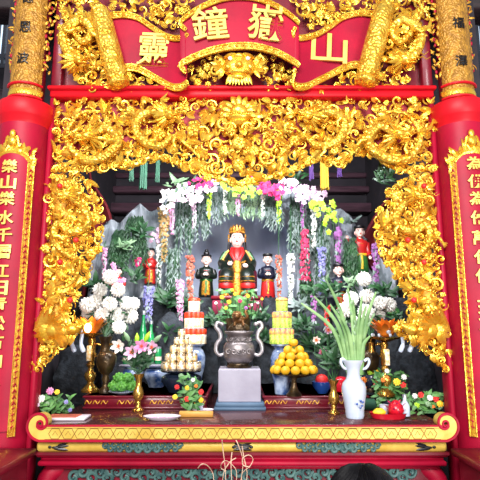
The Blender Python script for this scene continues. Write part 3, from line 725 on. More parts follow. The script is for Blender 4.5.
for px, sg in ((52,-1),(432,1),(236,-1),(249,1)):
    u = at(px,448,TF+.018); mb = MB(); W = .030; zc2 = (zC+zD)/2
    for (dx,dz,l,an) in ((0,.002,.085,.06),(.008,-.008,.09,-.08),(-.01,.008,.055,.2),(.02,-.002,.05,.0)):
        mb.leaf((u.x+sg*-1*-dx-sg*.02,TF+.018,zc2+dz), (-sg,-.05,an), (0,-1,0), l, .015, .2, .3)
    mb.ell((u.x+sg*.012,TF+.018,zc2),(.010,.004,.008),8,6); mb.build('dark_bat_motif', M['black'], tab)
mb = MB()
zz = [prz(y) for y in (454.5,459,463,468,473)]; hw = at(450,460,TF).x
for i,(e,y_) in enumerate(((.006,.03),(-.012,.05),(-.004,.03),(-.03,.07))):
    mb.box((-hw-e,TF+y_,zz[i+1]),(hw+e,TF+.34,zz[i]),bev=.006)
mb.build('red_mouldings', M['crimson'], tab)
mb = MB(); mb.box((-hw+.06,TF+.11,.30),(hw-.06,TF+.34,zz[-1])); mb.box((-hw+.06,TF+.3,.05),(hw-.06,YB-.05,T-.06)); mb.build('body', M['maroon'], tab)
n = 40
for i in range(n):
    if i in (0,20): mb = MB()
    x = -hw+.16+(2*hw-.32)*(i+.5)/n
    z = prz(481)+(.02 if i%2 else -.008); curl(mb, (x,TF+.10,z), .035, i*2.1, (-1)**i, .015, .3)
    mb.leaf((x,TF+.10,z+.01), (math.cos(i),-.2,abs(math.sin(i))), (0,-1,0), .06, .026, .5)
    if i in (19,39): mb.build('green_carving', M['greenrelief'], tab)
for s in (-1,1):
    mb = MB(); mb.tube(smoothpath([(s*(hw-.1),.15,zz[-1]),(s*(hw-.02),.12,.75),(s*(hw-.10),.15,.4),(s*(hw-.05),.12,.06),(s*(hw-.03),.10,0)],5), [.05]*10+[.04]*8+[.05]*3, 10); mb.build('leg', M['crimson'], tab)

# side altars, low, dark
for s,px,py in ((-1,27,452),(1,460,452)):
    a = at(px,py,-.12); st = thing('side_altar', 'dark lacquered low side altar at the foot of the %s red column' % side[s], 'table', (s*1.9,-.1,0))
    xa_, xb_ = sorted((a.x+s*.0, s*2.8)); mb = MB(); zt_ = .975
    mb.box((xa_,-.42,zt_-.035),(xb_,0.0,zt_),bev=.005); mb.build('top', M['maroon'], st)
    mb = MB(); mb.box((xa_+.03,-.39,.05),(xb_-.03,-.03,zt_-.035)); mb.build('body', M['maroon'], st)
    mb = MB()
    for i in range(7): curl(mb, (a.x+s*(.09+.07*i),-.40,zt_-.09), .026, i, (-1)**i, .01, .25)
    mb.build('gilded_scrollwork', M['golddark'], st)

# ================================================================== low step boxes on the table
fY = onz(300,409,T).y
for px0, px1, nm in ((84,206,'left'),(264,368,'right')):
    a = onz(px0,409,T); b = onz(px1,409,T)
    st = thing('step_box', 'long low red lacquered step on the altar table, %s of the stone block' % nm, 'stand', ((a.x+b.x)/2,fY,T))
    mb = MB(); mb.box((a.x,fY,T+.001),(b.x,YB-.08,S),bev=.006); mb.box((a.x-.01,fY-.012,S-.014),(b.x+.01,YB-.08,S),bev=.004); mb.box((a.x-.008,fY-.01,T+.001),(b.x+.008,fY+.02,T+.014),bev=.003)
    mb.build('case', M['steplac'], st)
    mb = MB(); n = int((b.x-a.x)/.05); zc2 = (T+S)/2
    for i in range(n):
        x = a.x+(b.x-a.x)*(i+.5)/n
        if i % 4 == 3: continue
        mb.tube(smoothpath([(x-.022,fY-.003,zc2-.01),(x-.008,fY-.005,zc2+.012),(x+.008,fY-.005,zc2-.008),(x+.022,fY-.003,zc2+.01)],4), .0032, 5)
    mb.build('gold_scrollwork', M['golddark'], st)

# ================================================================== grotto
pl = MB(); pl.box((-1.45,1.52,0),(1.45,2.9,P)); tag(pl.build('grotto_platform', M['rockdark']), 'dark raised platform carrying the rock grotto and statues', 'platform')
TOP = [(94,262),(102,240),(112,218),(119,224),(128,214),(140,203),(150,212),(160,208),(168,192),(185,184),(240,182),(296,186),(318,200),(330,212),(341,208),(352,218),(362,236),(372,250),(386,264),(398,276)]
def grotto_Y(px, py):
    e = ((px-236)/56)**2 + (max(0,py-258)/200)**2 + (max(0,258-py)/62)**2
    n = noise.noise(Vector((px*.055, py*.010, 1.3)))*.5+noise.noise(Vector((px*.13,py*.03,4.1)))*.3+noise.noise(Vector((px*.3,py*.11,9)))*.14
    Yo = 2.02 + n*.30 - .16*abs((px-240)/150)
    f = min(1,max(0,(e-.82)/.42)); f = f*f*(3-2*f)
    Yi = 2.52 + .03*n
    return Yi+(Yo-Yi)*f
mb = MB(); vs = []; fs = []; nx = 106; nz = 60
for i in range(nx):
    px = 94+(398-94)*i/(nx-1); tp = interp(TOP, px)
    for j in range(nz):
        py = tp + (302-tp)*j/(nz-1)
        vs.append(at(px,py,grotto_Y(px,py)))
for i in range(nx-1):
    for j in range(nz-1): fs.append((i*nz+j,i*nz+j+1,(i+1)*nz+j+1,(i+1)*nz+j))
mb.add(vs,fs)
g = mb.build('rock_grotto', [M['rock'],M['rockblue']]); tag(g, 'grey folded rock grotto with a smooth blue-grey hollow behind the statues', 'grotto')
for p in g.data.polygons:
    i = p.index//(nz-1); j = p.index%(nz-1); px = 94+(304)*i/(nx-1); tp = interp(TOP,px); py = tp+(302-tp)*j/(nz-1)
    e = ((px-236)/56)**2 + (max(0,py-258)/200)**2 + (max(0,258-py)/62)**2
    if e < 1.0: p.material_index = 1
sm = g.modifiers.new('thick','SOLIDIFY'); sm.thickness = .06; sm.offset = -1
# lower rocks in front of the platform
def boulder(name, label, px, py0, py1, hw, Y, m='rock', sq=.6):
    b = at(px,py1,Y); t = at(px,py0,Y); w_ = hw*mpp(b); h = t.z-b.z; mb = MB(); n = 14; pr = []
    for k in range(10):
        q = k/9; pr.append((w_*(1.0-.55*q**1.6)*(1 if q<.97 else .5), h*q))
    mb.lathe(b, pr, n, 1, sq)
    for v in mb.v: 
        d = noise.noise(Vector((v.x*9,v.y*9,v.z*5)))*w_*.35; k = Vector((v.x-b.x,v.y-b.y,0)); 
        if k.length > 1e-4: v += k.normalized()*d
    return tag(mb.build(name, M[m], org=b), label, 'rock')
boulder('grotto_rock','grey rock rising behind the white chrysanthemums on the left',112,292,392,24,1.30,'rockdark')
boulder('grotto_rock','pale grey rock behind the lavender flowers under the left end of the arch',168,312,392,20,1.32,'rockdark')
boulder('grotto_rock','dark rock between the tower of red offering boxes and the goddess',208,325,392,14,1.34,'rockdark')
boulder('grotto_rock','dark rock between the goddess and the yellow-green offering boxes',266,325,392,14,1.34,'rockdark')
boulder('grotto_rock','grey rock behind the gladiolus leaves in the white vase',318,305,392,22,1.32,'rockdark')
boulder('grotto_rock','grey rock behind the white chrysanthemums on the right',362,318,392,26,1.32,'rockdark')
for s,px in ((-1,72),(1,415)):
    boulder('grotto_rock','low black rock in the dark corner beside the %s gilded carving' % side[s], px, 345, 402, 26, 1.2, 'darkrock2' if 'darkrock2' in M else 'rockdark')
# dark red curtains drawn aside behind the openwork
for s in (-1,1):
    vs = []; fs = []; mx = (lambda x: x) if s < 0 else (lambda x: 484-x)
    EDGE = [(150,88),(180,92),(195,102),(210,110),(225,113),(235,111),(245,101),(255,92),(300,84)] if s < 0 else [(150,80),(178,84),(192,92),(205,103),(220,112),(235,120),(245,122),(262,118),(275,108),(300,90)]
    mb = MB()
    for i in range(31):
        t = i/30
        for j in range(17):
            py = 150+150*j/16; e = interp(EDGE,py); px = 58+(e-58)*t
            vs.append(at(mx(px),py,.0*px+1.98+.05*math.sin(t*22+py*.01)*(0.5+.5*t)))
    for i in range(30):
        for j in range(16):
            f = (i*17+j,i*17+j+1,(i+1)*17+j+1,(i+1)*17+j); fs.append(f if s>0 else f[::-1])
    mb.add(vs,fs); o = mb.build('curtain', M['curtain']); o.modifiers.new('thick','SOLIDIFY').thickness = .012
    tag(o, 'dark red curtain gathered aside behind the %s gilded bracket' % side[s], 'curtain')
# hanging tassels
for px,yt,yb,m,lab in ((144,160,190,'greencloth','longest green hanging tassel under the openwork, left of the arch'),(158,160,183,'greencloth','short green tassel just right of the longest green one'),(132,162,182,'greencloth','short green tassel just left of the longest green one'),
                       (324,158,190,'yellowcloth','yellow hanging tassel under the openwork, right of the arch'),(311,160,181,'purplecloth','purple tassel just left of the yellow one'),(339,158,178,'purplecloth','purple tassel just right of the yellow one')):
    Y = 1.05; t = at(px,yt,Y); b = at(px,yb,Y); m_ = mpp(t); tz = thing('hanging_tassel', lab, 'tassel', t); tr = {144:.022,324:.024}.get(px,.013)
    mb = MB(); mb.tube([t, Vector((t.x,t.y,4.3))], .004, 5); mb.build('cord', M['darkwood'], tz)
    mb = MB(); mb.lathe(t-Vector((0,0,.02)), [(.004,.03),(tr,.02),(tr+.006,.005),(tr+.006,-.01)], 10); mb.build('cap', M[m], tz)
    mb = MB()
    for k in range(8):
        a = 2*PI*k/8; x = t+Vector((math.cos(a)*tr,math.sin(a)*tr,-.025)); mb.tube([x, Vector((x.x,x.y,(x.z+b.z)/2)), Vector((x.x+.003*math.cos(a),x.y,b.z+R.uniform(0,.02)))], [tr*.36,tr*.4,tr*.36], 5)
    mb.build('strips', M[m], tz)
# ================================================================== statues
def face(mb_skin, hc, r, ears=True):
    mb_skin.ell(hc, (r*.80,r*.86,r*1.05), 14, 11)
    mb_skin.ell(hc+Vector((0,-r*.86,-r*.12)), (r*.13,r*.17,r*.24), 7, 6)
    mb_skin.ell(hc+Vector((0,-r*.55,-r*.72)), (r*.34,r*.26,r*.22), 8, 6)
    if ears:
        for q in (-1,1): mb_skin.ell(hc+Vector((q*r*.80,.0,-r*.15)), (r*.12,r*.2,r*.34), 7, 6)
def facemarks(root, hc, r):
    mb = MB()
    for q in (-1,1):
        mb.ell(hc+Vector((q*r*.32,-r*.79,r*.08)), (r*.15,r*.07,r*.065), 7, 5)
        mb.tube([hc+Vector((q*r*.14,-r*.80,r*.30)),hc+Vector((q*r*.34,-r*.77,r*.36)),hc+Vector((q*r*.52,-r*.66,r*.27))], r*.045, 5)
    mb.build('eyes_and_brows', M['black'], root)
    mb = MB(); mb.ell(hc+Vector((0,-r*.80,-r*.46)), (r*.20,r*.07,r*.075), 8, 5); mb.build('lips', M['statuered'], root)
def hand(mb, c, r, d, q):
    """small carved hand: palm, four fingers and a thumb"""
    d = Vector(d).normalized(); sd = d.cross(Vector((0,-1,0.4))).normalized(); mb.ell(c,(r*.75,r*.55,r*.75),8,6)
    for k in range(4):
        b = c+sd*(k-1.5)*r*.36; mb.tube([b, b+d*r*.8+Vector((0,-r*.1,0)), b+d*r*(1.35+.15*(1.5-abs(k-1.5)))+Vector((0,-r*.3,-r*.1))],[r*.24,r*.22,r*.14],6)
    b = c+sd*q*r*.6; mb.tube([b, b+(sd*q+d).normalized()*r*.7+Vector((0,-r*.2,0))],[r*.26,r*.16],6)
def attendant(label, px, py0, py1, Y, robe, skirt, sash, hat='bun', raise_arm=0, lower=False):
    b = at(px,py1,Y); t = at(px,py0,Y); h = (t.z-b.z); root = thing('attendant_statue', label, 'statue', b, 'attendant statues in the grotto')
    r = h*.115; hc = b+Vector((0,-.01*h,h*.77)) if hat in ('bun','crown') else b+Vector((0,-.01*h,h*.835))
    sh = hc.z-b.z-r*1.35
    def L(fr): return sh*fr
    mb = MB(); mb.lathe(b, [(h*.145,0),(h*.155,L(.08)),(h*.145,L(.3)),(h*.128,L(.55)),(h*.145,L(.72)),(h*.165,L(.88)),(h*.145,L(.96)),(h*.06,L(1.02)),(h*.045,L(1.10))], 18, 1, .75); mb.build('robe', M[robe], root)
    mb = MB(); mb.lathe(b+Vector((0,-.022*h,0)), [(h*.105,L(.02)),(h*.118,L(.08)),(h*.112,L(.3)),(h*.098,L(.55)),(h*.07,L(.62))], 14, 1, .95); mb.build('skirt_panel', M[skirt], root)
    if lower: mb = MB(); mb.lathe(b, [(h*.150,L(.0)),(h*.162,L(.06)),(h*.150,L(.3)),(h*.138,L(.5)),(h*.12,L(.51))], 18, 1, .8); mb.build('skirt', M[skirt], root)
    mb = MB(); mb.lathe(b+Vector((0,0,L(.52))), [(h*.133,0),(h*.139,h*.012),(h*.139,h*.035),(h*.133,h*.045)], 18, 1, .82)
    mb.tube([b+Vector((0,-h*.118,L(.53))), b+Vector((h*.01,-h*.132,L(.35))), b+Vector((-h*.005,-h*.138,L(.12)))],[h*.022,h*.018,h*.024],6,flat=.5); mb.build('sash', M[sash], root)
    mb = MB(); face(mb, hc, r); mb.lathe(b+Vector((0,0,L(1.0))), [(r*.42,0),(r*.40,r*.6)], 10); mb.build('head', M['skin'], root); facemarks(root, hc, r)
    sk = MB(); hd = MB()
    for q in (-1,1):
        s0 = b+Vector((q*h*.14,0,L(.90)))
        if raise_arm == q:
            e = b+Vector((q*h*.20,-h*.03,L(.80))); w_ = b+Vector((q*h*.25,-h*.06,L(1.0))); dv = (q*.3,-.2,1)
        elif raise_arm: e = b+Vector((q*h*.15,-h*.02,L(.66))); w_ = b+Vector((q*h*.17,-h*.06,L(.52))); dv = (0,-.5,-1)
        else: e = b+Vector((q*h*.18,-h*.03,L(.68))); w_ = b+Vector((q*h*.05,-h*.16,L(.70))); dv = (-q*.6,-.5,.7)
        sk.tube(smoothpath([s0,e,w_],4),[h*.055,h*.056,h*.055,h*.053,h*.052,h*.052,h*.054,h*.060,h*.066],9)
        hand(hd, w_+Vector(dv).normalized()*h*.03, h*.034, dv, -q)
    sk.build('sleeves', M[robe], root); hd.build('hands', M['skin'], root)
    mb = MB(); mb.lathe(b+Vector((0,-h*.01,L(.86))), [(h*.13,0),(h*.11,h*.03),(h*.06,h*.07),(h*.05,h*.09)], 14, 1, .9); mb.build('collar', M['statuered' if robe != 'statuered' else 'statuegold'], root)
    mb = MB()
    mb.ell(hc+Vector((0,r*.22,r*.28)),(r*.90,r*.82,r*.92),12,8)
    if hat in ('bun','crown'): mb.ell(hc+Vector((0,r*.05,r*1.15)),(r*.55,r*.5,r*.55)); mb.ell(hc+Vector((0,0,r*1.65)),(r*.35,r*.32,r*.35)); mb.lathe(hc+Vector((0,0,r*.55)),[(r*.9,0),(r*.95,r*.2),(r*.8,r*.35)],14)
    elif hat == 'turban': mb.lathe(hc+Vector((0,0,r*.55)),[(r*.88,0),(r*.98,r*.2),(r*.92,r*.45),(r*.5,r*.62),(0,r*.66)],14)
    mb.build('hair' if hat != 'turban' else 'turban', M['black'], root)
    mb = MB(); mb.lathe(b+Vector((0,0,0)),[(h*.16,-h*.015),(h*.165,0),(h*.14,h*.006)],16); mb.build('plinth', M['black'], root)
    for q in (-1,1):
        mb = MB(); mb.ell(b+Vector((q*h*.045,-h*.13,h*.022)),(h*.03,h*.05,h*.02)); mb.build('shoe', M['black'], root)
    return root
SY_ = 1.78
attendant('attendant statue with topknot in black robe and gold skirt, left of the goddess', 206,249,297,SY_,'statueblack','statuegold','statuegreen')
attendant('attendant statue in dark robe, gold sash and red skirt, right of the goddess', 268,252,298,SY_,'statueblue','statuered','statuegold','turban',0,True)
attendant('attendant statue in orange-red robe among flowers above the lavender spikes at left', 150,247,284,1.72,'statuered','statuegold','redflower','turban')
attendant('attendant statue in red jacket with one arm raised, green and yellow skirt, high at right', 361,224,274,1.72,'statuered','statuegreen','yellow','turban',-1,True)
attendant('black-robed attendant statue with hands clasped above the gladiolus leaves', 340,262,312,1.46,'statueblue','statuered','statuegold','turban')
attendant('small red-robed statue half hidden behind the left white chrysanthemums',117,266,302,1.34,'statuered','statuered','statuegold','turban')
attendant('small dim statue in green dress in the dark beside the right gilded carving', 394,298,326,1.30,'statuegreen','statuegreen','statuegreen','turban')
attendant('small statue in red, yellow and green dress just left of the throne', 207,270,302,1.66,'statuered','yellow','statuegreen','turban') if False else None
boulder('statue_rock','small pale rock under the high red-jacketed statue',362,270,302,12,1.74)
boulder('statue_rock','small rock under the orange-red statue at left',150,283,302,11,1.72)
boulder('statue_rock','mossy rock under the black-robed statue behind the gladiolus',340,311,394,13,1.36,'rockdark')
boulder('statue_rock','dark rock under the dim green-dressed statue',394,325,398,13,1.26,'rockdark')

# ---- the goddess
b = at(237,297,SY_); m1 = mpp(b); b.z = P
gd = thing('goddess_statue', 'large seated goddess statue with gold crown in black, red and gold robes', 'statue', b)
H = at(237,223,SY_).z - P; u = H/74.0
def V(x,y,z): return b+Vector((x*u,y*u,z*u))
mb = MB(); mb.lathe(V(0,2,0), [(17.5*u,0),(17*u,6*u),(15.5*u,14*u),(13.5*u,24*u),(11*u,30*u),(12*u,38*u),(12.5*u,43*u),(8*u,47*u),(4.2*u,50*u)], 24, 1, .66)
for q in (-1,1):
    mb.tube(smoothpath([V(q*7,0,24),V(q*9,-11,23),V(q*10,-13.5,15),V(q*10,-12.5,3)],4),[6.6*u]*4+[7*u]*4+[6.2*u]*4+[6.8*u],12)
mb.build('robe', M['statueblack'], gd)
mb = MB(); mb.lathe(V(0,-10,1),[(4.6*u,0),(5.4*u,4*u),(5*u,16*u),(4.6*u,22*u),(2.5*u,24*u)],14,1,.85); mb.tube([V(0,-9,24),V(0,-8.6,31),V(0,-8.8,36)],[4.6*u,4.2*u,3*u],10,flat=.5); mb.build('gold_apron', M['statuegold'], gd)
mb = MB()
for q in (-1,1):
    mb.lathe(V(q*10,-13,9),[(6.6*u,0),(7.2*u,.8*u),(7.2*u,4*u),(6.6*u,5*u)],14)
    pass
mb.build('red_cuffs', M['statuered'], gd); mb = MB()
for q in (-1,1):
    mb.tube([V(q*4.5,-3,49),V(q*5,-7.4,43),V(q*1.5,-9.2,36)],[1.8*u,2.4*u,1.8*u],8,flat=.6)
mb.tube([V(0,-4,49),V(0,-7.6,43),V(0,-8.6,36)],[3*u,4*u,2.4*u],10,flat=.5)
mb.build('red_collar', M['statuered'], gd)
mb = MB()
for q in (-1,1):
    for z in (5.5,15,19): mb.lathe(V(q*10,-13,z),[(6.6*u,0),(7.3*u,.7*u),(6.7*u,1.4*u)],14)
    mb.tube(smoothpath([V(q*8,-6,46),V(q*13,-8,38),V(q*14.5,-9,29)],4),[1.1*u]*9,6)
for k in range(9):
    a = (k-4)*.33; mb.ell(V(8*math.sin(a),-8.5*math.cos(a)*.8-2,36.5-3*math.cos(a)),1.0*u,7,5)
mb.build('gold_trim', M['statuegold'], gd)
mb = MB()
for q in (-1,1):
    mb.tube(smoothpath([V(q*10.5,-5,45),V(q*15.5,-7,37),V(q*16.5,-8,28)],4),[1.1*u]*9,6); mb.lathe(V(q*10,-13,17),[(6.6*u,0),(7.2*u,.6*u),(6.7*u,1.2*u)],14)
mb.build('green_trim', M['statuegreen'], gd)
sk = MB(); hd = MB()
for q,hx,hz in ((-1,-7.5,31),(1,9,29)):
    sk.tube(smoothpath([V(q*10,-1,43),V(q*14,-5,34),V(hx+q*3,-13,hz-1)],5),[4.2*u]*5+[4.6*u]*3+[4.9*u]*2+[5.0*u],12)
    hand(hd, V(hx-q*.5,-17,hz+1), 2.5*u, (-q*.7,-.7,-.1), q)
sk.build('sleeves', M['statueblack'], gd); hd.build('hands', M['skin'], gd)
hc = V(0,-4,57.5); r = 7.6*u; mb = MB(); face(mb,hc,r); mb.ell(hc+Vector((0,0,-r*.25)),(r*.74,r*.78,r*1.0),14,9); mb.lathe(V(0,-1,46),[(3.6*u,0),(3.4*u,5*u)],12); mb.build('head', M['skin'], gd); facemarks(gd,hc,r)
mb = MB(); mb.ell(hc+Vector((0,r*.40,r*.1)),(r*1.02,r*.80,r*1.15),14,9)
for q in (-1,1): mb.tube([hc+Vector((q*r*.9,r*.1,r*.1)),hc+Vector((q*r*1.0,.1*r,-r*.9)),hc+Vector((q*r*1.1,.1*r,-r*1.9))],[r*.2,r*.2,r*.12],7)
mb.build('hair', M['black'], gd)
mb = MB(); mb.lathe(hc+Vector((0,r*.15,r*.66)),[(r*.90,0),(r*.98,r*.08),(r*.96,r*.22),(r*.90,r*.28)],20)
for k in range(7):
    a = PI*1.08+PI*.84*k/6; p = hc+Vector((math.cos(a)*r*.97,math.sin(a)*r*.97+r*.15,r*.9)); mb.leaf(p,(math.cos(a)*.1,-.05,1),(math.cos(a),math.sin(a),0),r*(.45+.4*math.sin(PI*k/6)),r*.36,.1); mb.ell(p+Vector((0,-.002,-r*.1)),r*.11,7,5)
for q in (-1,1):
    for k in range(4): mb.ell(hc+Vector((q*r*1.06,-r*.05,r*.45-k*r*.26)),r*.12,7,5)
mb.build('crown', M['statuegold'], gd)
mb = MB(); mb.ell(hc+Vector((0,r*.2,r*.98)),(r*.98,r*.85,r*.80),14,8); mb.build('crown_cap', M['black'], gd)
for q in (-1,1):
    mb = MB(); mb.ell(V(q*10,-18,2.4),(3.2*u,5*u,2.4*u)); mb.build('shoe', M['statuegold'], gd)
# throne base in front/below, dark red
t0 = at(213,303,1.60); t1 = at(262,303,1.60)
th = thing('throne_base', 'dark magenta cloth-covered base under the seated goddess', 'stand', ((t0.x+t1.x)/2,1.6,P-.1))
mb = MB(); mb.box((t0.x,1.46,P-.15),(t1.x,1.519,P-.02),bev=.01); mb.build('cloth_front', M['throne'], th)
mb = MB(); mb.box((t0.x-.01,1.45,P-.02),(t1.x+.01,1.56,P+.012),bev=.006); mb.build('top_edge', M['maroon'], th)
mb = MB(); mb.box((t0.x+.03,1.93,P),(t1.x-.03,1.99,P+.30),bev=.03); mb.build('throne_back', M['throne'], th)
# ================================================================== flowers
def petal_ball(mb, c, r, n=46, mi=0, squash=.85, long=.46, w=.34, face_up=None):
    """a full double bloom: rings of incurved petals round a centre"""
    c = Vector(c)
    for k in range(n):
        t = (k+.5)/n; ph = math.acos(1-1.75*t); a = k*2.39996
        d = Vector((math.sin(ph)*math.cos(a), -math.cos(ph), math.sin(ph)*math.sin(a)))
        mb.leaf(c+d*r*(1-long)*.9, d, Vector((0,-1,0))+d*.3, r*long*R.uniform(.9,1.12), r*w*(.7+.5*t), .55, .25, 3, mi)
    mb.ell(c, (r*.62,r*.62*squash,r*.62), 8, 6, None, mi)
def five_petal(mb, c, r, d=(0,-1,0), n=5, mi=0):
    c = Vector(c); d = Vector(d).normalized(); s = d.orthogonal().normalized(); t = d.cross(s); a0 = R.uniform(0,6)
    for k in range(n):
        a = a0+2*PI*k/n; v = s*math.cos(a)+t*math.sin(a); mb.leaf(c, v+d*.35, d-v*.35, r, r*.8, .4, .18, 3, mi)
    mb.ell(c+d*r*.12, r*.22, 6, 4, None, mi)
def strand(label, px, py0, py1, hw, Y, m, group, leafm='leafgrey', dens=1.0, size=1.6, lean=0):
    """hanging raceme of tiny blossoms on a wire, thickest at the top"""
    t = at(px,py0,Y); b = at(px+lean,py1,Y); m_ = mpp(t); root = thing('hanging_blossom_strand', label, 'flower strand', t, group)
    path = smoothpath([t+Vector((0,.03,.06)), t, t.lerp(b,.5)+Vector((R.uniform(-1,1)*m_,-.01,0)), b],5)
    if ' behind the ' in label and y0 > 290: path.append(Vector((b.x,b.y,S)))
    if y0 < 262 and 162 < px < 336: path = [at(px,interp(ARCH,px),1.64)]+path
    st = MB(); st.tube(path,.0035,5); st.build('stem', M['leaf'], root)
    bl = MB(); L = (t-b).length; n = int(max(22, (py1-py0)*hw*.95*dens))
    for k in range(n):
        q = R.random(); f = q; w_ = hw*m_*((.55+.45*f) if m == 'crimsonflower' else (1-.5*f))*math.sqrt(R.random()); a = R.uniform(0,2*PI)
        p = t.lerp(b,f)+Vector((w_*math.cos(a), w_*math.sin(a)*.8, 0)); s = size*m_*R.uniform(.7,1.2)*(1-.3*f)
        if k % 3: five_petal(bl, p, s*1.15, (math.cos(a),math.sin(a)-.9,-.2), 4)
        else: bl.ell(p,(s*.7,s*.6,s*.85),6,5)
    bo = bl.build('blossoms', M[m], root); bo['kind'] = 'stuff'
    lf = MB()
    for k in range(int(n*.16)):
        f = R.random(); a = R.uniform(0,2*PI); p = t.lerp(b,f)+Vector((math.cos(a)*hw*m_*.3,math.sin(a)*hw*m_*.3,0))
        lf.leaf(p,(math.cos(a)*.7,math.sin(a)*.5-.2,-1),(0,-1,.2),m_*R.uniform(3,6),m_*1.5,.3,.2,3)
    lo = lf.build('leaves', M[leafm], root); lo['kind'] = 'stuff'
    return root
ARCH = [(158,300),(160,250),(163,214),(178,194),(206,186),(240,184),(276,186),(304,190),(326,206),(334,230),(338,300)]
G1 = 'strands of blossom hanging from the arch'
AY = 1.55
ST = [ # px, y0, y1, halfwidth, Y, material, label
 (172,198,234,3.2,AY,'pink','pink strand at the left shoulder of the arch, beneath white orchids'),
 (194,196,230,2.6,AY,'pinkwhite','long pale pink strand under the white orchids left of the goddess'),
 (209,190,219,2.8,AY,'lime','yellow-green strand, left one of the two bright ones above the goddess'),
 (225,186,214,2.4,AY,'white','white strand left of the crown, between yellow-green and pale pink strands'),
 (238,190,216,2.6,AY,'pink','pale pink strand hanging straight above the goddess\'s crown'),
 (263,188,216,2.4,AY,'white','short white strand right of the crown, under the magenta orchids'),
 (279,190,224,2.8,AY,'lime','yellow-green strand, right one of the two bright ones above the goddess'),
 (303,203,228,3.0,AY,'purple','purple-pink strand under the white orchids at the right of the arch'),
 (314,200,248,3.6,AY-.05,'white','long white speckled strand under the lime blossoms at right'),
 (305,230,281,6.0,AY-.12,'crimsonflower','big crimson strand right of the goddess, widest at its foot'),
 (291,254,302,4.2,AY-.14,'white','white speckled strand between the crimson one and the right attendant'),
 (279,256,298,3.4,AY-.10,'rust','rust-orange strand just right of the right attendant statue'),
 (190,256,302,4.8,AY-.10,'rust','rust-red strand just left of the topknot attendant'),
 (164,208,262,6.0,AY,'olive','olive and rust strand below the left end of the arch'),
 (180,280,330,4.0,AY-.25,'pink','pink strand above the tower of red-rimmed offering boxes'),
 (148,287,322,6.0,AY-.30,'lavender','lavender blossom mass under the orange-red statue'),
 (104,248,280,2.6,1.25,'pink','slim pink flower spike beside the left gilded bracket'),
 (138,258,274,3.0,1.4,'magenta','small bright magenta spike left of the orange-red statue'),
 (338,228,264,4.4,AY-.08,'purple','purple strand hanging left of the red-jacketed statue'),
 (322,248,294,4.2,AY-.12,'lavender','blue-lavender strand right of the crimson strand'),
 (376,244,282,4.6,AY-.12,'purple','dusky purple strand right of the red-jacketed statue'),
 (159,240,286,3.0,1.64,'white','white speckled strand just right of the orange-red statue'),
 (314,296,322,3.2,1.1,'purple','purple flower spike behind the brass vase of greenery'),
 (327,306,332,3.0,1.05,'redflower','red flower spike behind the greenery left of the gladiolus'),
]
for px,y0,y1,hw,Y,m,l in ST: strand(l,px,y0,y1,hw,Y,m,G1)
# willow-like pale trailing foliage over the arch
def trailing(label, px, py0, py1, hw, Y, m='leafgrey', n=44):
    t = at(px,py0,Y); m_ = mpp(t); root = thing('trailing_foliage', label, 'foliage', t, 'trailing foliage of the grotto')
    mb = MB(); lf = MB(); 
    for k in range(n):
        x = R.uniform(-hw,hw); p0 = at(px+x*.6,py0+R.uniform(-3,4),Y+R.uniform(-.03,.05)); ln = R.uniform(.5,1)
        p1 = at(px+x,py0+(py1-py0)*ln,Y-.02+R.uniform(-.05,.03)); path = smoothpath([p0,p0.lerp(p1,.4)+Vector((0,-.04,.0)),p1],4)
        mb.tube(path,.0022,4)
        for q in range(9):
            z = path[min(len(path)-1,int(q/9*len(path)))]; a = R.uniform(0,6.28)
            lf.leaf(z,(math.cos(a)*.6,math.sin(a)*.4-.2,-1),(0,-1,0),m_*R.uniform(4,7.5),m_*1.2,.3,.2,3)
    mb.build('stems', M['leaf'], root); o = lf.build('leaves', M[m], root); o['kind'] = 'stuff'; return root
for l,px,y0,y1,hw,m in (('grey-green trailing fronds at the left shoulder of the arch',184,196,252,9,'leafgrey'),('grey-green trailing fronds over the hollow, left of the crown',214,190,222,12,'leafgrey'),('pale green fronds hanging in the middle of the arch',250,188,216,12,'leafpale'),
    ('grey-green trailing fronds right of the crown',274,192,228,9,'leafgrey'),('pale fronds hanging at the right shoulder of the arch',296,200,258,8,'leafgrey'),('long grey-green fronds behind the blue-lavender strand',322,224,290,8,'leafgrey'),
    ('grey-green fronds left of the goddess at the arch top',200,192,240,9,'leafgrey'),('grey fronds just left of the arch middle',232,190,214,9,'leafpale'),('grey-green fronds just right of the arch middle',264,190,220,9,'leafgrey'),('grey-green fronds at the far right of the arch',312,206,262,8,'leafgrey'),('dark green fronds between the pointed rock and the orange-red statue',136,218,264,12,'leaf'),('pale weeping fronds under the olive strand at left',174,250,322,8,'leafgrey'),('green fronds below the crimson strand',306,276,322,10,'leaf'),
    ('dim green fronds left of the chrysanthemums',120,232,272,10,'leaf'),('green fronds beside the purple strand at right',350,240,290,9,'leaf')): trailing(l,px,y0,y1,hw,1.72 if y0 < 210 else 1.58,m)
# orchid sprays over the top of the arch
def spray(label, pts, Y, m, r, n, cat='orchid'):
    c = at(sum(p[0] for p in pts)/len(pts), sum(p[1] for p in pts)/len(pts), Y); m_ = mpp(c); root = thing('orchid_spray', label, cat, c, 'orchid sprays over the arch')
    path = smoothpath([at(x,y,Y) for x,y in pts],6); st = MB(); st.tube(path,.004,5); st.build('stem', M['leaf'], root)
    proto = MB(); five_petal(proto, c, r*m_, (0,-1,.1), 5); five_petal(proto, c+Vector((0,-r*m_*.25,0)), r*m_*.55, (0,-1,0), 3)
    po = proto.build('blossom', M[m], root)
    for k in range(int(n*1.7)):
        o = po if k == 0 else po.copy()
        if k: C.objects.link(o)
        p = path[int(R.random()*(len(path)-1))]+Vector((R.gauss(0,1)*r*1.25*m_, -R.uniform(.02,.07), R.gauss(0,1)*r*1.2*m_))
        o.location = p-c; o.rotation_euler = (R.uniform(-.4,.4),R.uniform(0,6),R.uniform(-.5,.5)); s = R.uniform(.8,1.15); o.scale = (s,s,s)
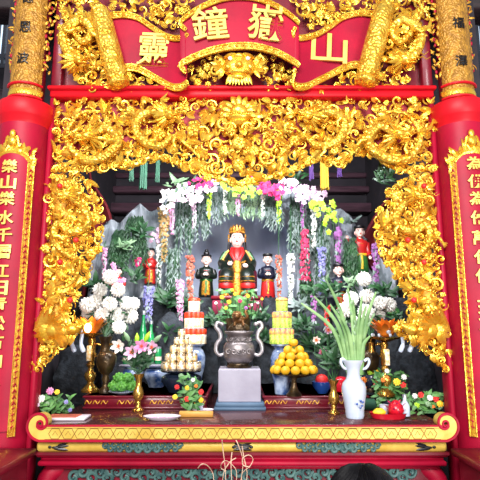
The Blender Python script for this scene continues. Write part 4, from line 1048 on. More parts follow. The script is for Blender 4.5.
for l,pts,m,r,n in (('white orchid spray at the left end of the arch',[(166,204),(174,196),(184,194),(196,190)],'white',3.3,22),('white orchid spray beside the first magenta one',[(186,200),(198,196),(208,190),(214,186)],'pinkwhite',3.1,18),
   ('magenta orchid spray at the top left of the arch',[(196,184),(206,182),(216,184)],'magenta',3.0,14),('lime-green orchid spray left of the arch middle',[(224,186),(234,186),(240,192)],'lime',3.1,10),
   ('lime-green orchid spray right of the arch middle',[(244,188),(250,190),(258,190)],'lime',3.1,11),('bright magenta orchid spray right of the arch middle',[(258,182),(268,188),(276,194),(286,184)],'magenta',3.3,26),
   ('pale pink orchid spray right of the magenta ones',[(286,184),(296,190),(306,196)],'pinkwhite',3.3,20),('white orchid spray at the right shoulder of the arch',[(300,190),(312,196),(324,202)],'pinkwhite',3.1,18),
   ('lime-green blossom spray drooping at the right end of the arch',[(314,204),(322,208),(328,216),(330,224)],'lime',3.4,20),('small pink spray beside the orange-red statue',[(160,234),(154,238),(151,243)],'pinkwhite',3.0,9),
   ('small pale pink spray above the left chrysanthemums',[(116,272),(120,278),(118,284)],'pink',3.0,8)): spray(l,pts,AY-.10 if pts[0][1]<230 else 1.64 if pts[0][0]==160 else 1.35,m,r,n)
# bamboo-like leaf tufts at the ends of the arch and ivy on the rocks
def tuft(label, px, py, Y, rad, n, m, name='leaf_tuft', up=.4, w=.28):
    c = at(px,py,Y); m_ = mpp(c); mb = MB()
    for k in range(n):
        a = R.uniform(0,2*PI); e = R.uniform(-.5,1)+up; d = Vector((math.cos(a),math.sin(a)*.7-.25,e)); L = rad*m_*R.uniform(.7,1.1)
        mb.leaf(c+Vector((R.gauss(0,.25)*rad*m_,R.gauss(0,.15)*rad*m_,R.gauss(0,.2)*rad*m_)), d, (R.uniform(-.4,.4),-1,.6), L, L*w, R.uniform(.1,1.1), .18, 5)
    return tag(mb.build(name, M[m], org=c), label, 'foliage', 'leaf tufts of the grotto')
for a in (('bamboo-like green leaves above the left end of the arch',174,186,1.5,13,12,'leafpale'),('dark green leaves between the magenta and pale pink orchids',296,178,1.5,12,14,'leaf'),('dark leaf tuft above the left white orchids',190,184,1.56,12,16,'leaf'),
   ('yellow-green leaf tuft on the rock left of the arch',126,246,1.5,10,22,'leafpale'),('dark ivy on the rock left of the orange-red statue',142,232,1.5,12,30,'leaf'),('dark green leaves under the crimson strand',312,292,1.35,13,34,'leaf'),
   ('dark green leaves beside the black-robed statue',330,290,1.25,14,34,'leaf'),('bright green leaves between two right-hand statues',350,284,1.35,9,22,'leafpale'),('dark leaves behind the left chrysanthemums',96,286,1.3,16,36,'leaf'),
   ('dark leaves between chrysanthemums and orange-red statue',134,278,1.35,12,30,'leaf'),('dark leaves behind the right chrysanthemums',384,292,1.3,14,34,'leaf'),('green leaves around the small green statue',396,318,1.22,9,20,'leaf'),
   ('dark foliage under the rust-red strand',188,306,1.35,12,30,'leaf'),('dark foliage left of the yellow-green boxes',262,318,1.25,11,26,'leaf'),('dark foliage right of the yellow-green boxes',303,326,1.1,14,40,'leaf'),('dark green leaves above the right gilded bracket',386,178,.27,14,20,'leaf')): tuft(*a)

for a in (('dark foliage filling the rock between olive strand and pink strand',168,300,1.42,16,44,'leaf'),('dark foliage beside the two lower tiers of red-rimmed boxes',170,334,1.30,15,40,'leaf'),('dark foliage behind the left censer handle',212,322,1.28,12,34,'leaf'),
   ('dark foliage behind the right censer handle',264,338,1.28,10,30,'leaf'),('dark foliage between persimmons and brass vase',312,345,1.2,15,50,'leaf'),('grey-green foliage right of the yellow-green boxes',300,308,1.34,13,40,'leafgrey'),
   ('dark foliage low behind the gladiolus vase',330,340,1.2,14,40,'leaf'),('dark leaves low under the left chrysanthemums',124,350,1.24,14,40,'leaf'),('grey-green foliage on the rock right of the purple strand',348,222,1.66,9,24,'leafgrey'),
   ('grey-green foliage on the rock at the far left of the grotto',108,252,1.6,11,34,'leafgrey'),('grey-green foliage left of the topknot attendant',184,300,1.6,12,44,'leafgrey'),('dark foliage right of the white speckled strand',318,312,1.38,13,40,'leaf')): tuft(*a)
# ---- chrysanthemums in bronze vases
def chrys(cent, base, Y, r, lab, group):
    c0 = at(cent[0][0],cent[0][1],Y); m_ = mpp(c0); mb = MB(); petal_ball(mb, c0, r*m_, 60)
    me = mb.mesh('bloom', M['white'], c0)
    order = sorted(range(len(cent)), key=lambda i: (cent[i][1], cent[i][0])); rows = {}
    for rank, i in enumerate(order):
        x, y = cent[i]; yy = Y+.06*math.sin(i*2.1)-.03
        p = at(x,y,yy); root = thing('chrysanthemum', lab(rank, len(order)), 'flower', p, group)
        o = bpy.data.objects.new('bloom', me); C.objects.link(o); o.parent = root; o.rotation_euler = (R.uniform(-.4,.2),R.uniform(0,6),R.uniform(-.5,.5)); s = R.uniform(.88,1.12); o.scale = (s,s,s)
        st = MB(); st.tube(smoothpath([p+Vector((0,.02,-.01)), p.lerp(base,.5)+Vector((0,.05,.02)), base],4), .004, 5); st.build('stem', M['leaf'], root)
        lf = MB()
        for k in range(5):
            q = p.lerp(base, R.uniform(.1,.5)); a = R.uniform(0,6.28); lf.leaf(q+Vector((0,.04,0)), (math.cos(a),math.sin(a)*.5-.1,R.uniform(-.5,.4)), (0,-.6,1), m_*R.uniform(7,11), m_*4.5, .7, .15, 4)
        lf.build('leaves', M['leaf'], root)
NUM = ['topmost','second from top','third from top','fourth from top','fifth from top','sixth from top','seventh from top','eighth from top','ninth from top','tenth from top','eleventh from top','twelfth from top','thirteenth from top','lowest']
bv = onz(105,393,S)
LC = [(110,277),(100,290),(118,290),(87,305),(96,302),(110,304),(126,303),(89,315),(102,315),(116,315),(130,316),(119,327),(108,328),(133,304)]
chrys(LC, at(105,338,bv.y), bv.y+.16, 8.5, lambda k,n: 'white chrysanthemum in the left bronze vase, %s' % (NUM[k] if k<n-1 else 'lowest'), 'white chrysanthemums in the left bronze vase')
RC = [(364,279),(351,299),(367,296),(380,303),(389,305),(366,312),(357,324),(378,315),(345,310)]
rb_ = onz(371,392,S)
chrys(RC, at(371,338,rb_.y), rb_.y+.14, 8.2, lambda k,n: 'white chrysanthemum behind the right-hand lotus lamp, %s' % (NUM[k] if k<n-1 else 'lowest'), 'white chrysanthemums in the right bronze vase')
def lathe_px(mb, px, Y, prof, zb=None, n=22, mi=0, sx=1, sy=1):
    """profile of (row, half-width in survey units) from bottom to top at distance Y"""
    z0 = at(px,prof[0][0],Y).z if zb is None else zb; c = Vector((at(px,prof[0][0],Y).x, Y, z0)); q = []
    for py, hw in prof:
        p = at(px,py,Y); q.append((hw*mpp(p), p.z-at(px,prof[0][0],Y).z))
    mb.lathe(c, q, n, sx, sy, mi); return c
for px,p,lab in ((105,bv,'tall dark bronze vase beside the lit lotus lamp, holding white chrysanthemums'),(371,rb_,'dark bronze vase of chrysanthemums half hidden behind the right lotus lamp')):
    root = thing('bronze_vase', lab, 'vase', (p.x,p.y,S)); mb = MB()
    lathe_px(mb, px, p.y, [(394,6),(391,6),(388,3.2),(384,2.6),(380,4),(377,3),(375,4),(372,7),(366,9.4),(359,9.8),(355,8.6),(352,5)], S+.001); mb.build('body', M['bronze'], root)
    mb = MB(); lathe_px(mb, px, p.y, [(352.5,5.2),(350,4.6),(346,4.2),(341,5),(337,7),(336.5,7),(337.5,5)]); mb.build('neck', M['bronze'], root)
    for q in (-1,1):
        mb = MB(); mb.tube(smoothpath([at(px+q*4,345,p.y),at(px+q*9,344,p.y),at(px+q*11,350,p.y),at(px+q*9,357,p.y)],4),.008,7); mb.build('handle', M['brass'], root)

# ---- lilies in brass vases
def brass_vase(px, py1, py0, lab):
    p = onz(px,py1,T); root = thing('brass_vase', lab, 'vase', p); h = py1-py0
    f = lambda t: py1-h*t
    mb = MB(); lathe_px(mb, px, p.y, [(f(0),5.6),(f(.03),5.8),(f(.08),3.6),(f(.17),2.2),(f(.22),2.8),(f(.26),2.2)], T+.001); mb.build('foot', M['brass'], root)
    mb = MB(); lathe_px(mb, px, p.y, [(f(.26),2.2),(f(.34),4.6),(f(.45),5.6),(f(.55),5.0),(f(.68),2.9),(f(.86),3.2),(f(.97),5.2),(f(1),5.4),(f(.98),4)]); mb.build('body', M['brass'], root); return p
p1 = brass_vase(138,411,374,'slim polished brass vase holding pink lilies on the left of the table')
p2 = brass_vase(334,414,380,'slim polished brass vase holding greenery, left of the white vase')
def lily(px,py,Y,base,m,label,r=7.5,bud=False,dx=0):
    c = at(px,py,Y); m_ = mpp(c); root = thing('lily' if not bud else 'lily_bud', label, 'flower', c, 'lilies in the brass vases')
    st = MB(); st.tube(smoothpath([c+Vector((0,.01,-.01)), c.lerp(base,.5)+Vector((dx*m_*.2,.02,0)), base],4),.0035,5)
    st.build('stem', M['leaf'], root)
    lf = MB()
    for k in range(7):
        q = c.lerp(base,R.uniform(.15,.75)); a = R.uniform(0,6.28); lf.leaf(q,(math.cos(a)*.9,math.sin(a)*.5-.15,.6),(0,-1,.4),m_*R.uniform(8,13),m_*2.8,.6,.15,4)
    lf.build('leaves', M['leaf'], root)
    mb = MB()
    if bud:
        d = Vector((dx*.12,-.1,1)).normalized(); mb.tube([c-d*m_*5,c-d*m_*2,c+d*m_*2,c+d*m_*6],[m_*.8,m_*2.3,m_*2.2,m_*.5],8)
    else:
        for k in range(6):
            a = k*PI/3+.3; d = Vector((math.cos(a),-.45,math.sin(a))); mb.leaf(c, d, (-d.x*.4,-1,-d.z*.4), m_*r, m_*r*.42, -.7, .2, 5)
    mb.build('petals' if not bud else 'bud', M[m], root)
    if not bud:
        mb = MB()
        for k in range(5): a = k*1.256; mb.tube([c,c+Vector((math.cos(a)*m_*1.8,-m_*4,math.sin(a)*m_*1.8))],[.002,.003],5)
        mb.build('stamens', M['orangeflower'], root)
vb = at(138,376,p1.y)
for px,py,m,l,bud,dx in ((132,352,'pinkwhite','open pink star lily facing the front, left brass vase',False,-6),(152,347,'pinkwhite','pale pink lily at the right of the left brass vase',False,8),(119,346,'white','half-open white lily leaning left from the left brass vase',False,-10),(142,346,'pink','pink lily behind the open star lily',False,2),
    (127,337,'leafpale','green lily bud, leftmost of four above the pink lilies',True,-5),(137,339,'lime','yellow-green lily bud, second from left above the pink lilies',True,0),(147,337,'lime','yellow-green lily bud, third from left above the pink lilies',True,4),(157,339,'leafpale','green lily bud, rightmost of four above the pink lilies',True,9)):
    lily(px,py,p1.y-.02+R.uniform(-.03,.05),vb,m,l,11,bud,dx)
vb = at(334,382,p2.y)
for px,py,m,l,bud,dx in ((316,340,'white','white lily at the left of the right brass vase',False,-9),(322,352,'pink','pink lily low at the left of the right brass vase',False,-6),(328,330,'pinkwhite','pale pink lily high above the right brass vase',False,-3),(340,338,'leafpale','pale green lily bud above the right brass vase',True,2),(346,350,'leafpale','green lily bud leaning right above the right brass vase',True,6)):
    lily(px,py,p2.y+.06,vb,m,l,6.5,bud,dx)
for px,py,vp,l in ((138,366,p1,'leaf'),(334,362,p2,'leaf')):
    tuft('dark green lily foliage in the %s brass vase' % ('left' if px<200 else 'right'), px,py,vp.y+.02,18,46,l,'lily_foliage',.7,.2)

# ---- white porcelain vase with gladiolus leaves
vp = onz(355,418,T); root = thing('porcelain_vase', 'tall white porcelain vase on the right of the table holding gladiolus leaves', 'vase', vp)
mb = MB(); lathe_px(mb, 355, vp.y, [(418,8.5),(416,9.2),(410,9.4),(402,10.6),(394,12),(388,12.2),(383,11),(379,7.5),(375,6.6),(371,6.6),(367,7.5),(363,9.5),(361,10.4),(360,10.6),(361,8.5),(366,6)], T+.001, 28); mb.build('body', M['porcelain'], root)
for q in (-1,1):
    mb = MB(); mb.tube(smoothpath([at(355+q*9,361,vp.y),at(355+q*13,359,vp.y),at(355+q*14,363,vp.y),at(355+q*11,368,vp.y),at(355+q*7,369,vp.y)],4),.009,8); mb.build('handle', M['porcelain'], root)
mb = MB(); 
for k in range(5): mb.ell(at(360+R.uniform(-3,4),404+R.uniform(-4,4),vp.y-.076),(.007,.004,.006),6,4)
mb.build('blue_painting', M['bluebowl'], root)
vb = at(355,366,vp.y)
TIPS = [(301,303),(314,296),(326,279),(330,304),(337,312),(342,318),(348,288),(353,300),(362,296),(357,322),(366,306),(372,318),(376,292),(370,336)]
for k,(x,y) in enumerate(sorted(TIPS)):
    e = at(x,y,vp.y+R.uniform(-.06,.08)); m_ = mpp(e); root = thing('gladiolus_leaf', 'long pale green gladiolus leaf in the white vase, %s' % ORD[k], 'leaf', vb, 'gladiolus leaves in the white vase')
    b0 = vb+Vector(((k-6.5)*.006,R.uniform(-.02,.02),-.05)); mid = b0.lerp(e,.5)+Vector(((355-x)*m_*.16,-.01,.05))
    path = smoothpath([b0,mid,e],7); n = len(path); mb = MB(); mb.tube(path,[m_*1.75*(.8+.35*math.sin(PI*i/n))*(1-.75*(i/n)**2.2)+.001 for i in range(n)],6,flat=.35,up=(0,-1,.2)); mb.build('blade', M['gladleaf'], root)
    if k in (2,4,6,8,12):
        mb = MB()
        for q in range(6):
            z = path[-1-q*2]; mb.leaf(z,((-1)**q*.5,-.3,.9),(0,-1,0),m_*6,m_*2.6,.3,.3,4)
        mb.build('buds', M['leafpale'], root)

# ---- mixed arrangements
ab = MB(); ab.tube(smoothpath([at(x,y,1.64) for x,y in ((158,300),(160,250),(163,214),(178,194),(206,186),(240,184),(276,186),(304,190),(326,206),(334,230),(338,300))],6),.013,8)
for sx_ in (158,338): pass
tag(ab.build('flower_arch', M['leaf']), 'bent green branch arch over the hollow carrying the hanging flowers', 'arch')
def arrangement(label, px, py, z, fol, blooms, pot=None, name='flower_arrangement', Y=None, tall=None):
    p = onz(px,py,z) if Y is None else Vector((at(px,py,Y).x,Y,z)); m_ = mpp(p); root = thing(name, label, 'flowers', p)
    if pot: mb = MB(); lathe_px(mb, px, p.y, pot[0], z+.001); mb.build('pot', M[pot[1]], root)
    mb = MB(); 
    for (x0,y0,x1,y1,n,m) in fol:
        for k in range(n):
            x = R.uniform(x0,x1); y = R.uniform(y0,y1); q = at(x,y,p.y+R.uniform(-.05,.06)); q.z = max(q.z, z+.012)
            a = R.uniform(0,6.28); L = m_*R.uniform(6,11); d = Vector((math.cos(a)*.9,-.35+math.sin(a)*.5,.45+.5*math.sin(a*2)))
            mb.leaf(q-d*L*.4 if (q-d*L*.4).z > z+.004 else q, d, (R.uniform(-.3,.3),-1,.7), L, L*.36, R.uniform(.1,.8), .15, 4)
    core = at((fol[0][0]+fol[0][2])/2,(fol[0][1]+fol[0][3])/2,p.y+.03); w_ = (fol[0][2]-fol[0][0])*m_*.30; hh = (fol[0][3]-fol[0][1])*m_*.36
    mb.ell((core.x,p.y+.03,max(core.z,z+hh+.004)),(w_,.05,hh),10,8)
    mb.build('foliage', M['leafmid'], root)
    st = MB()
    for x,y,m,r in blooms:
        q = at(x,y,p.y-.035+R.uniform(-.04,.02)); q.z = max(q.z, z+r*m_+.003); b = MB(); petal_ball(b, q, r*m_, 22, 0, .85, .6, .5); b.build('bloom', M[m], root); st.tube([q+Vector((0,.01,0)),Vector((p.x,p.y+.03,z+.03))],.003,5)
    st.build('stems', M['leaf'], root); return root
arrangement('low dark arrangement with white, pink and red blooms at the left table end',54,416,T,[(34,394,72,412,60,0)],[(50,391,'pink',4.2),(31,397,'redflower',3.6),(41,399,'white',4.6),(57,392,'yellow',3),(37,405,'pinkwhite',3),(66,402,'lavender',2.6),(70,410,'lavender',2.4),(47,404,'leafpale',3)])
arrangement('small bouquet of red and yellow roses behind the gilded block',190,413,T,[(180,376,200,411,56,0)],[(177,387,'redflower',2.9),(187,388,'yellow',2.7),(175,397,'yellow',3.0),(187,399,'redflower',3.3),(201,392,'redflower',3.2),(201,400,'yellow',3.0),(193,380,'white',2.4),(181,376,'leafpale',3),(196,386,'orangeflower',2.2)])
arrangement('tall arrangement with white, yellow and red blooms behind the red fruit tray',389,409,T,[(374,372,406,406,130,0)],[(387,371,'white',2.8),(387,378,'orangeflower',2.6),(397,382,'yellow',4.2),(404,377,'white',3.2),(403,385,'redflower',3.6),(383,380,'orangeflower',2.6),(384,398,'leafpale',3)],([(409,6),(404,7),(400,7)],'darkjar'))
arrangement('low round arrangement of red, white and yellow blooms at the right table end',426,415,T,[(408,393,443,413,110,0)],[(415,396,'white',3),(421,395,'redflower',3.4),(430,398,'white',3.4),(436,399,'redflower',3.6),(440,404,'yellow',3.8),(417,405,'lime',3.2),(428,404,'leafpale',3),(433,406,'orangeflower',2.6)])
arrangement('yellow chrysanthemum pot in a dark bowl behind the white vase',372,404,S,[(362,368,382,384,34,0)],[(364,380,'orangeflower',3.6),(370,372,'lime',3.4),(376,372,'yellow',3.4),(378,380,'orangeflower',3.4),(370,380,'yellow',3.4),(376,386,'redflower',3.8),(364,388,'orangeflower',3.2)],([(403,7),(396,9),(388,10),(386,9)],'darkjar'),Y=.75)
arrangement('yellow and white roses with gypsophila rising behind the bronze censer',238,394,S,[(220,290,256,322,80,0)],[(222,297,'yellow',2.72),(229,302,'yellow',2.72),(226,308,'lime',2.40),(235,294,'yellow',2.24),(248,296,'yellow',2.40),(216,303,'white',1.92),(240,301,'crimsonflower',2.72),(254,297,'white',1.60),(258,303,'white',1.60),(262,299,'yellow',1.76),(252,305,'white',1.60),(232,290,'lime',2.08),(246,308,'purple',2.40),(260,309,'white',1.60),(256,290,'white',1.44),(220,290,'white',1.44)],([(394,9),(370,11),(345,11),(325,13)],'bronze'),Y=1.02)
# ================================================================== censer, stone block
pb = onz(240,411,T); Yb = pb.y
mb = MB(); a = onz(214,411,T); b = onz(266,411,T); z1 = at(240,403,Yb).z; a2 = at(218,403,Yb+.02); b2 = at(261,403,Yb+.02)
root = thing('stone_slab', 'blue-grey stone slab under the white block at the middle of the table', 'stand', (pb.x,Yb,T))
mb.box((a.x,Yb,T+.001),(b.x,Yb+.36,T+.02),bev=.003); mb.box((a.x+.008,Yb+.008,T+.018),(b.x-.008,Yb+.35,z1),bev=.006); mb.build('slab', M['bluestone'], root)
z2 = at(240,369.5,Yb+.03).z
mb = MB(); mb.box((a2.x,Yb+.03,z1+.001),(b2.x,Yb+.33,z2),bev=.004); tag(mb.build('stone_block', M['stone'], ang=30), 'plain pale white block in front, carrying the bronze censer', 'stand')
Yc = Yb+.18; ce = thing('censer', 'large squat silvery bronze censer with curling handles on the white block', 'censer', (a2.x/2+b2.x/2,Yc,z2))
cx = 239
def off(mb, prof, n=28, first=z2+.001, sy=.8):
    """profile rows read at the censer's own distance, stood on the block"""
    c = at(cx,368,Yc); q = []
    for py,hw in prof: p = at(cx,py,Yc); q.append((hw*.84*mpp(p), (p.z-c.z)*.88))
    mb.lathe((c.x,Yc,first), q, n, 1, sy)
mb = MB(); off(mb, [(368,14),(366.5,15),(364.5,12),(363,12)]); mb.build('foot', M['bronze'], ce)
mb = MB(); off(mb, [(363,12),(360,16),(355,18.5),(349,19),(343,18),(340,16),(338.5,14),(333,13.2),(331,14.5),(329.5,17),(327.5,17.5),(326.5,16.5),(327,13),(334,11)], first=z2+.001); mb.build('bowl', M['pewter'], ce)
zo = z2+.001-at(cx,368,Yc).z
def cp(x,y,d=0): p = at(cx+(x-cx)*.88,y,Yc+d*.84); p.z = z2+.001+(p.z+zo-z2-.001)*.88; return p
for q in (-1,1):
    mb = MB(); path = smoothpath([cp(cx+q*16,352),cp(cx+q*22,354),cp(cx+q*26,349),cp(cx+q*25,341),cp(cx+q*21,335),cp(cx+q*22,328),cp(cx+q*26,322),cp(cx+q*24,317),cp(cx+q*19,319)],5); n = len(path)
    mb.tube(path,[.010+.005*math.sin(PI*k/n) for k in range(n)],9); mb.ell(path[-1],.015,8,6); mb.ell(path[0],.016,8,6); mb.build('handle', M['handle'], ce)
mb = MB()
for k in range(9): curl(mb, cp(cx-13+k*3.25,336,-.062-.018*math.sin(PI*k/8)), .012, k*1.7, (-1)**k, .006, .3)
for k in range(5): curl(mb, cp(cx-12+k*6,350,-.095-.02*math.sin(PI*k/4)), .020, k*1.7, (-1)**k, .006, .22)
mb.build('relief', M['pewter'], ce)
lid = MB(); c = cp(cx,326)
lid.lathe(c, [(.072,0),(.077,.012),(.065,.032),(.04,.05)], 20, 1, .8)
lid.build('lid', M['bronze'], ce)
lion = MB(); u = .0048; c = cp(cx,321)
lion.ell(c+Vector((0,0,9*u)),(9*u,7*u,7*u)); lion.ell(c+Vector((-3*u,-6*u,14*u)),(5.5*u,5*u,5.5*u)); lion.ell(c+Vector((-3*u,-11*u,13*u)),(3*u,3*u,2.4*u))
for k in range(12): a = k*.52; lion.ell(c+Vector((-3*u+5.5*u*math.cos(a),-4*u,14*u+5.5*u*math.sin(a))),1.9*u,6,5)
for q in (-1,1):
    lion.tube([c+Vector((q*4*u,-4*u,7*u)),c+Vector((q*6*u,-8*u,3*u)),c+Vector((q*6*u,-9*u,0))],[2.6*u,2.2*u,2.6*u],7)
    lion.ell(c+Vector((-3*u+q*4*u,-4*u,19*u)),1.6*u,6,5)
lion.tube(smoothpath([c+Vector((6*u,2*u,9*u)),c+Vector((12*u,0,13*u)),c+Vector((9*u,0,20*u)),c+Vector((12*u,0,23*u))],4),[2.2*u]*9+[1.6*u]*3+[.6*u],7)
lion.build('lion_knob', M['lion'], ce)

# ================================================================== lotus lamps on brass pillars
for s,px,pyb,lit in ((-1,90,392,True),(1,386,396,False)):
    p = onz(px,pyb,S); Y = p.y; lab = ('lit amber lotus lamp on a tall brass pillar at the left of the altar','amber lotus lamp with wide dish on a tall brass pillar at the right')[lit is False]
    root = thing('lotus_lamp', lab, 'lamp', (p.x,Y,S)); k0 = pyb-392
    f = lambda y: y+k0*.5 if not lit else y
    mb = MB(); lathe_px(mb, px, Y, [(pyb,8.8),(pyb-2,9),(pyb-5,6),(pyb-8,3.6),(pyb-10,3),(pyb-12,4.4)], S+.001); mb.build('foot', M['brass'], root)
    mb = MB(); lathe_px(mb, px, Y, [(pyb-12,4.4),(pyb-16,6),(pyb-19,5.4),(pyb-21,3),(pyb-24,2.4),(pyb-27,4.2),(pyb-30,3.0),(pyb-31,3.8),(pyb-46,4.0),(pyb-48,3),(pyb-51,4.2),(pyb-54,3.2)]); mb.build('pillar', M['brass'], root)
    mb = MB(); 
    z = at(px,pyb-39,Y); mb.box((z.x-.015,Y-.036,z.z-.052),(z.x+.015,Y-.020,z.z+.052),bev=.004)
    mb.build('pale_plaque', M['paleyellow'], root)
    mb = MB(); hw = 13 if lit else 16; lathe_px(mb, px, Y, [(pyb-54,3),(pyb-56,8),(pyb-58,hw),(pyb-59,hw+.6),(pyb-58.5,hw-2)], n=28); mb.build('saucer', M['brass'], root)
    c = at(px,pyb-62 if lit else pyb-64,Y-.02); m_ = mpp(c); mb = MB()
    for ring,(n,tilt,L) in enumerate(((10,.5,19),(9,.30,21),(7,.12,20))):
        for k in range(n):
            a = 2*PI*k/n+ring*.3; d = Vector((math.cos(a)*tilt,math.sin(a)*tilt,1)); b0 = c+Vector((math.cos(a)*m_*(6-1.2*ring),math.sin(a)*m_*(6-1.2*ring),-m_*3))
            mb.leaf(b0,d,(-math.cos(a),-math.sin(a),.5),m_*L,m_*7.2,.75,.12,5)
    mb.ell(c+Vector((0,0,-m_*2)),(m_*6,m_*6,m_*3)); mb.build('lotus_petals', M['amber'], root)
    if lit:
        mb = MB(); g_ = c+Vector((m_*2,-m_*14,m_*2)); mb.ell(g_,(m_*3.6,m_*3,m_*4.6)); mb.build('bulb', M['glow'], root)
        l = bpy.data.lights.new('lotus_lamp_light','POINT'); l.energy = 1.2; l.color = (1,.75,.45); l.shadow_soft_size = .03; lo = bpy.data.objects.new('lotus_lamp_light',l); C.objects.link(lo); lo.location = c+Vector((0,-m_*21,m_*4))
    else:
        mb = MB(); mb.ell(c+Vector((0,-m_*8,m_*1)),(m_*2.4,m_*2.4,m_*3.2)); mb.build('bulb', M['porcelain'], root)
        for dx in (-15,):
            mb = MB(); q = at(px+dx,345,Y); mb.tube([at(px+dx,339,Y),at(px+dx,342,Y)],.003,5); mb.lathe(q+Vector((0,0,-m_*7)),[(m_*3.2,0),(m_*3,m_*1),(m_*2.2,m_*5),(m_*3,m_*9),(m_*1,m_*10)],12); mb.build('hanging_lantern', M['brass'], root)
        for a in range(8):
            mb = MB(); q = c+Vector((math.cos(a*PI/4)*m_*14,math.sin(a*PI/4)*m_*14,-m_*3)); mb.ell(q,(m_*1.4,m_*1.4,m_*1.8),7,6); mb.build('dish_bead', M['porcelain'], root)

# ================================================================== offering stands, cans, towers, fruit
def jar(label, px, py1, py0, hw, zs, m, name='porcelain_jar'):
    p = onz(px,py1,zs); root = thing(name, label, 'jar', p); h = py1-py0; mb = MB()
    lathe_px(mb, px, p.y, [(py1,hw*.62),(py1-h*.06,hw*.66),(py1-h*.2,hw*.72),(py1-h*.5,hw),(py1-h*.72,hw*1.0),(py1-h*.85,hw*.8),(py1-h*.9,hw*.6),(py1-h*.97,hw*.66)], zs+.001, 24); mb.build('body', M[m], root)
    mb = MB(); lathe_px(mb, px, p.y, [(py1-h*.94,hw*.66),(py1-h*.97,hw*.98),(py1-h,hw*1.02)], n=24); mb.build('rim', M[m], root)
    return p, at(px,py0,p.y).z
# --- silver can pyramid
pd, ztop = jar('dark blue glazed bowl stand carrying the pyramid of cans',181,392,371,20,S,'darkjar','bowl_stand')
Yc2 = pd.y-.0; c0 = at(181,370,Yc2); m_ = mpp(c0); ca_r = 3.8*m_; ca_h = 7.9*m_
ztop = ztop+.001
mb = MB(); mb.lathe((c0.x,Yc2,ztop), [(20*m_,0),(21*m_,.006),(20*m_,.008)], 28); tag(mb.build('round_tray', M['darkjar']), 'round dark tray under the pyramid of cans', 'tray'); ztop += .009
body = MB(); body.lathe((0,0,0),[(ca_r*.92,0),(ca_r,.003),(ca_r,ca_h-.004),(ca_r*.9,ca_h)],14); me_b = body.mesh('body', M['tin'])
lb = MB(); lb.lathe((0,0,ca_h*.22),[(ca_r*1.005,0),(ca_r*1.02,.001),(ca_r*1.02,ca_h*.5),(ca_r*1.005,ca_h*.5+.001)],14); me_l = lb.mesh('label', M['tingold'])
TN = ['bottom','second','third','fourth','top']
def can(p, label):
    root = thing('can', label, 'can', p, 'cans in the pyramid')
    for nm, me in (('body',me_b),('label_band',me_l)):
        o = bpy.data.objects.new(nm, me); C.objects.link(o); o.parent = root
    root.rotation_euler = (0,0,R.uniform(0,6))
for tier,(rad,n) in enumerate(((16.2,12),(12.6,9),(8.8,6),(4.6,3),(0,1))):
    z = ztop+tier*(ca_h+.0005)
    sp = [(math.sin(2*PI*k/n+.1)*rad*m_, -math.cos(2*PI*k/n+.1)*rad*m_) for k in range(n)] if n > 1 else [(0,0)]
    fr = sorted([q for q in sp if q[1] < rad*m_*.35]); bk = [q for q in sp if q not in fr]
    for k,(dx,dy) in enumerate(fr): can(Vector((c0.x+dx,Yc2+dy,z)), 'silver and gold can, %s tier of the pyramid, %s at the front' % (TN[tier], ORD[k]) if n > 1 else 'single silver and gold can topping the pyramid of cans')
    for dx,dy in bk: can(Vector((c0.x+dx,Yc2+dy,z)), 'silver and gold can hidden at the back of the %s tier' % TN[tier])
    if tier < 4: 
        pass
# --- towers of offering boxes
def tower(px, base_y, tiers, zs, stand_y, hw, mlab, mrim, what, jarlab):
    pj, zt_ = jar(jarlab, px, stand_y, base_y, hw, zs, 'bluewhite'); Y = pj.y; z = zt_+.001
    for ti,(y0,y1,hw_) in enumerate(tiers):
        m_ = mpp(at(px,y1,Y)); h = (y1-y0)*m_; rad = hw_*m_; n = max(4, int(2*PI*rad/(6.6*m_))) if hw_ > 7 else 1
        x0 = at(px,y1,Y).x
        if n == 1:
            root = thing('offering_box', '%s wrapped round box topping the tower' % what, 'box', (x0,Y,z), what+' boxes in the tower')
            mb = MB(); mb.lathe((x0,Y,z),[(rad*.95,0),(rad,.004),(rad,h*.72),(rad*.95,h*.75)],16); mb.build('body', M[mlab], root)
            mb = MB(); mb.lathe((x0,Y,z+h*.75),[(rad,0),(rad*1.08,h*.06),(rad*.9,h*.2),(rad*.4,h*.24)],16); mb.build('lid', M[mrim], root)
        else:
            sp = sorted([(math.sin(2*PI*k/n)*(rad-3.3*m_), -math.cos(2*PI*k/n)*(rad-3.3*m_)) for k in range(n)]); fi = 0
            proto = None
            for dx,dy in sp:
                if dy < rad*.3: l = '%s wrapped box, %s tier of its tower, %s at the front' % (what, ('bottom','middle')[ti], ORD[fi]); fi += 1
                else: l = '%s wrapped box hidden at the back of the %s tier' % (what, ('bottom','middle')[ti])
                p = Vector((x0+dx,Y+dy,z)); w_ = 3.2*m_
                if proto is None:
                    root = thing('offering_box', l, 'box', p, what+' boxes in the tower'); proto = root
                    mb = MB(); mb.lathe(p,[(w_*.95,0),(w_,.003),(w_,h*.62),(w_*.95,h*.64)],12); mb.build('body', M[mlab], root)
                    mb = MB(); mb.lathe(p+Vector((0,0,h*.62)),[(w_*1.02,0),(w_*1.1,h*.05),(w_*1.02,h*.30),(w_*.8,h*.36)],12); mb.build('lid', M[mrim], root)
                else: dup(proto, p, l, rz=R.uniform(0,6))
            mb = MB(); mb.lathe((x0,Y,z+h*.985),[(rad*.86,0),(rad*.88,.002),(rad*.86,.004)],24); tag(mb.build('tier_disc', M['stone']), 'thin card disc on the %s tier of the %s tower' % (('bottom','middle')[ti], what), 'disc')
        z += h*.985+.005
tower(194,344,[(329,344,12.5),(313,329,10),(299,313,6)],S,386,11,'paleyellow','redrim','red-rimmed','blue and white porcelain jar under the tower of red-rimmed boxes')
tower(282,344,[(329,344,12.5),(313,329,10),(299,313,6)],S,394,11,'yellowgreen','pinklid','yellow-green','blue and white porcelain jar under the yellow-green tower')
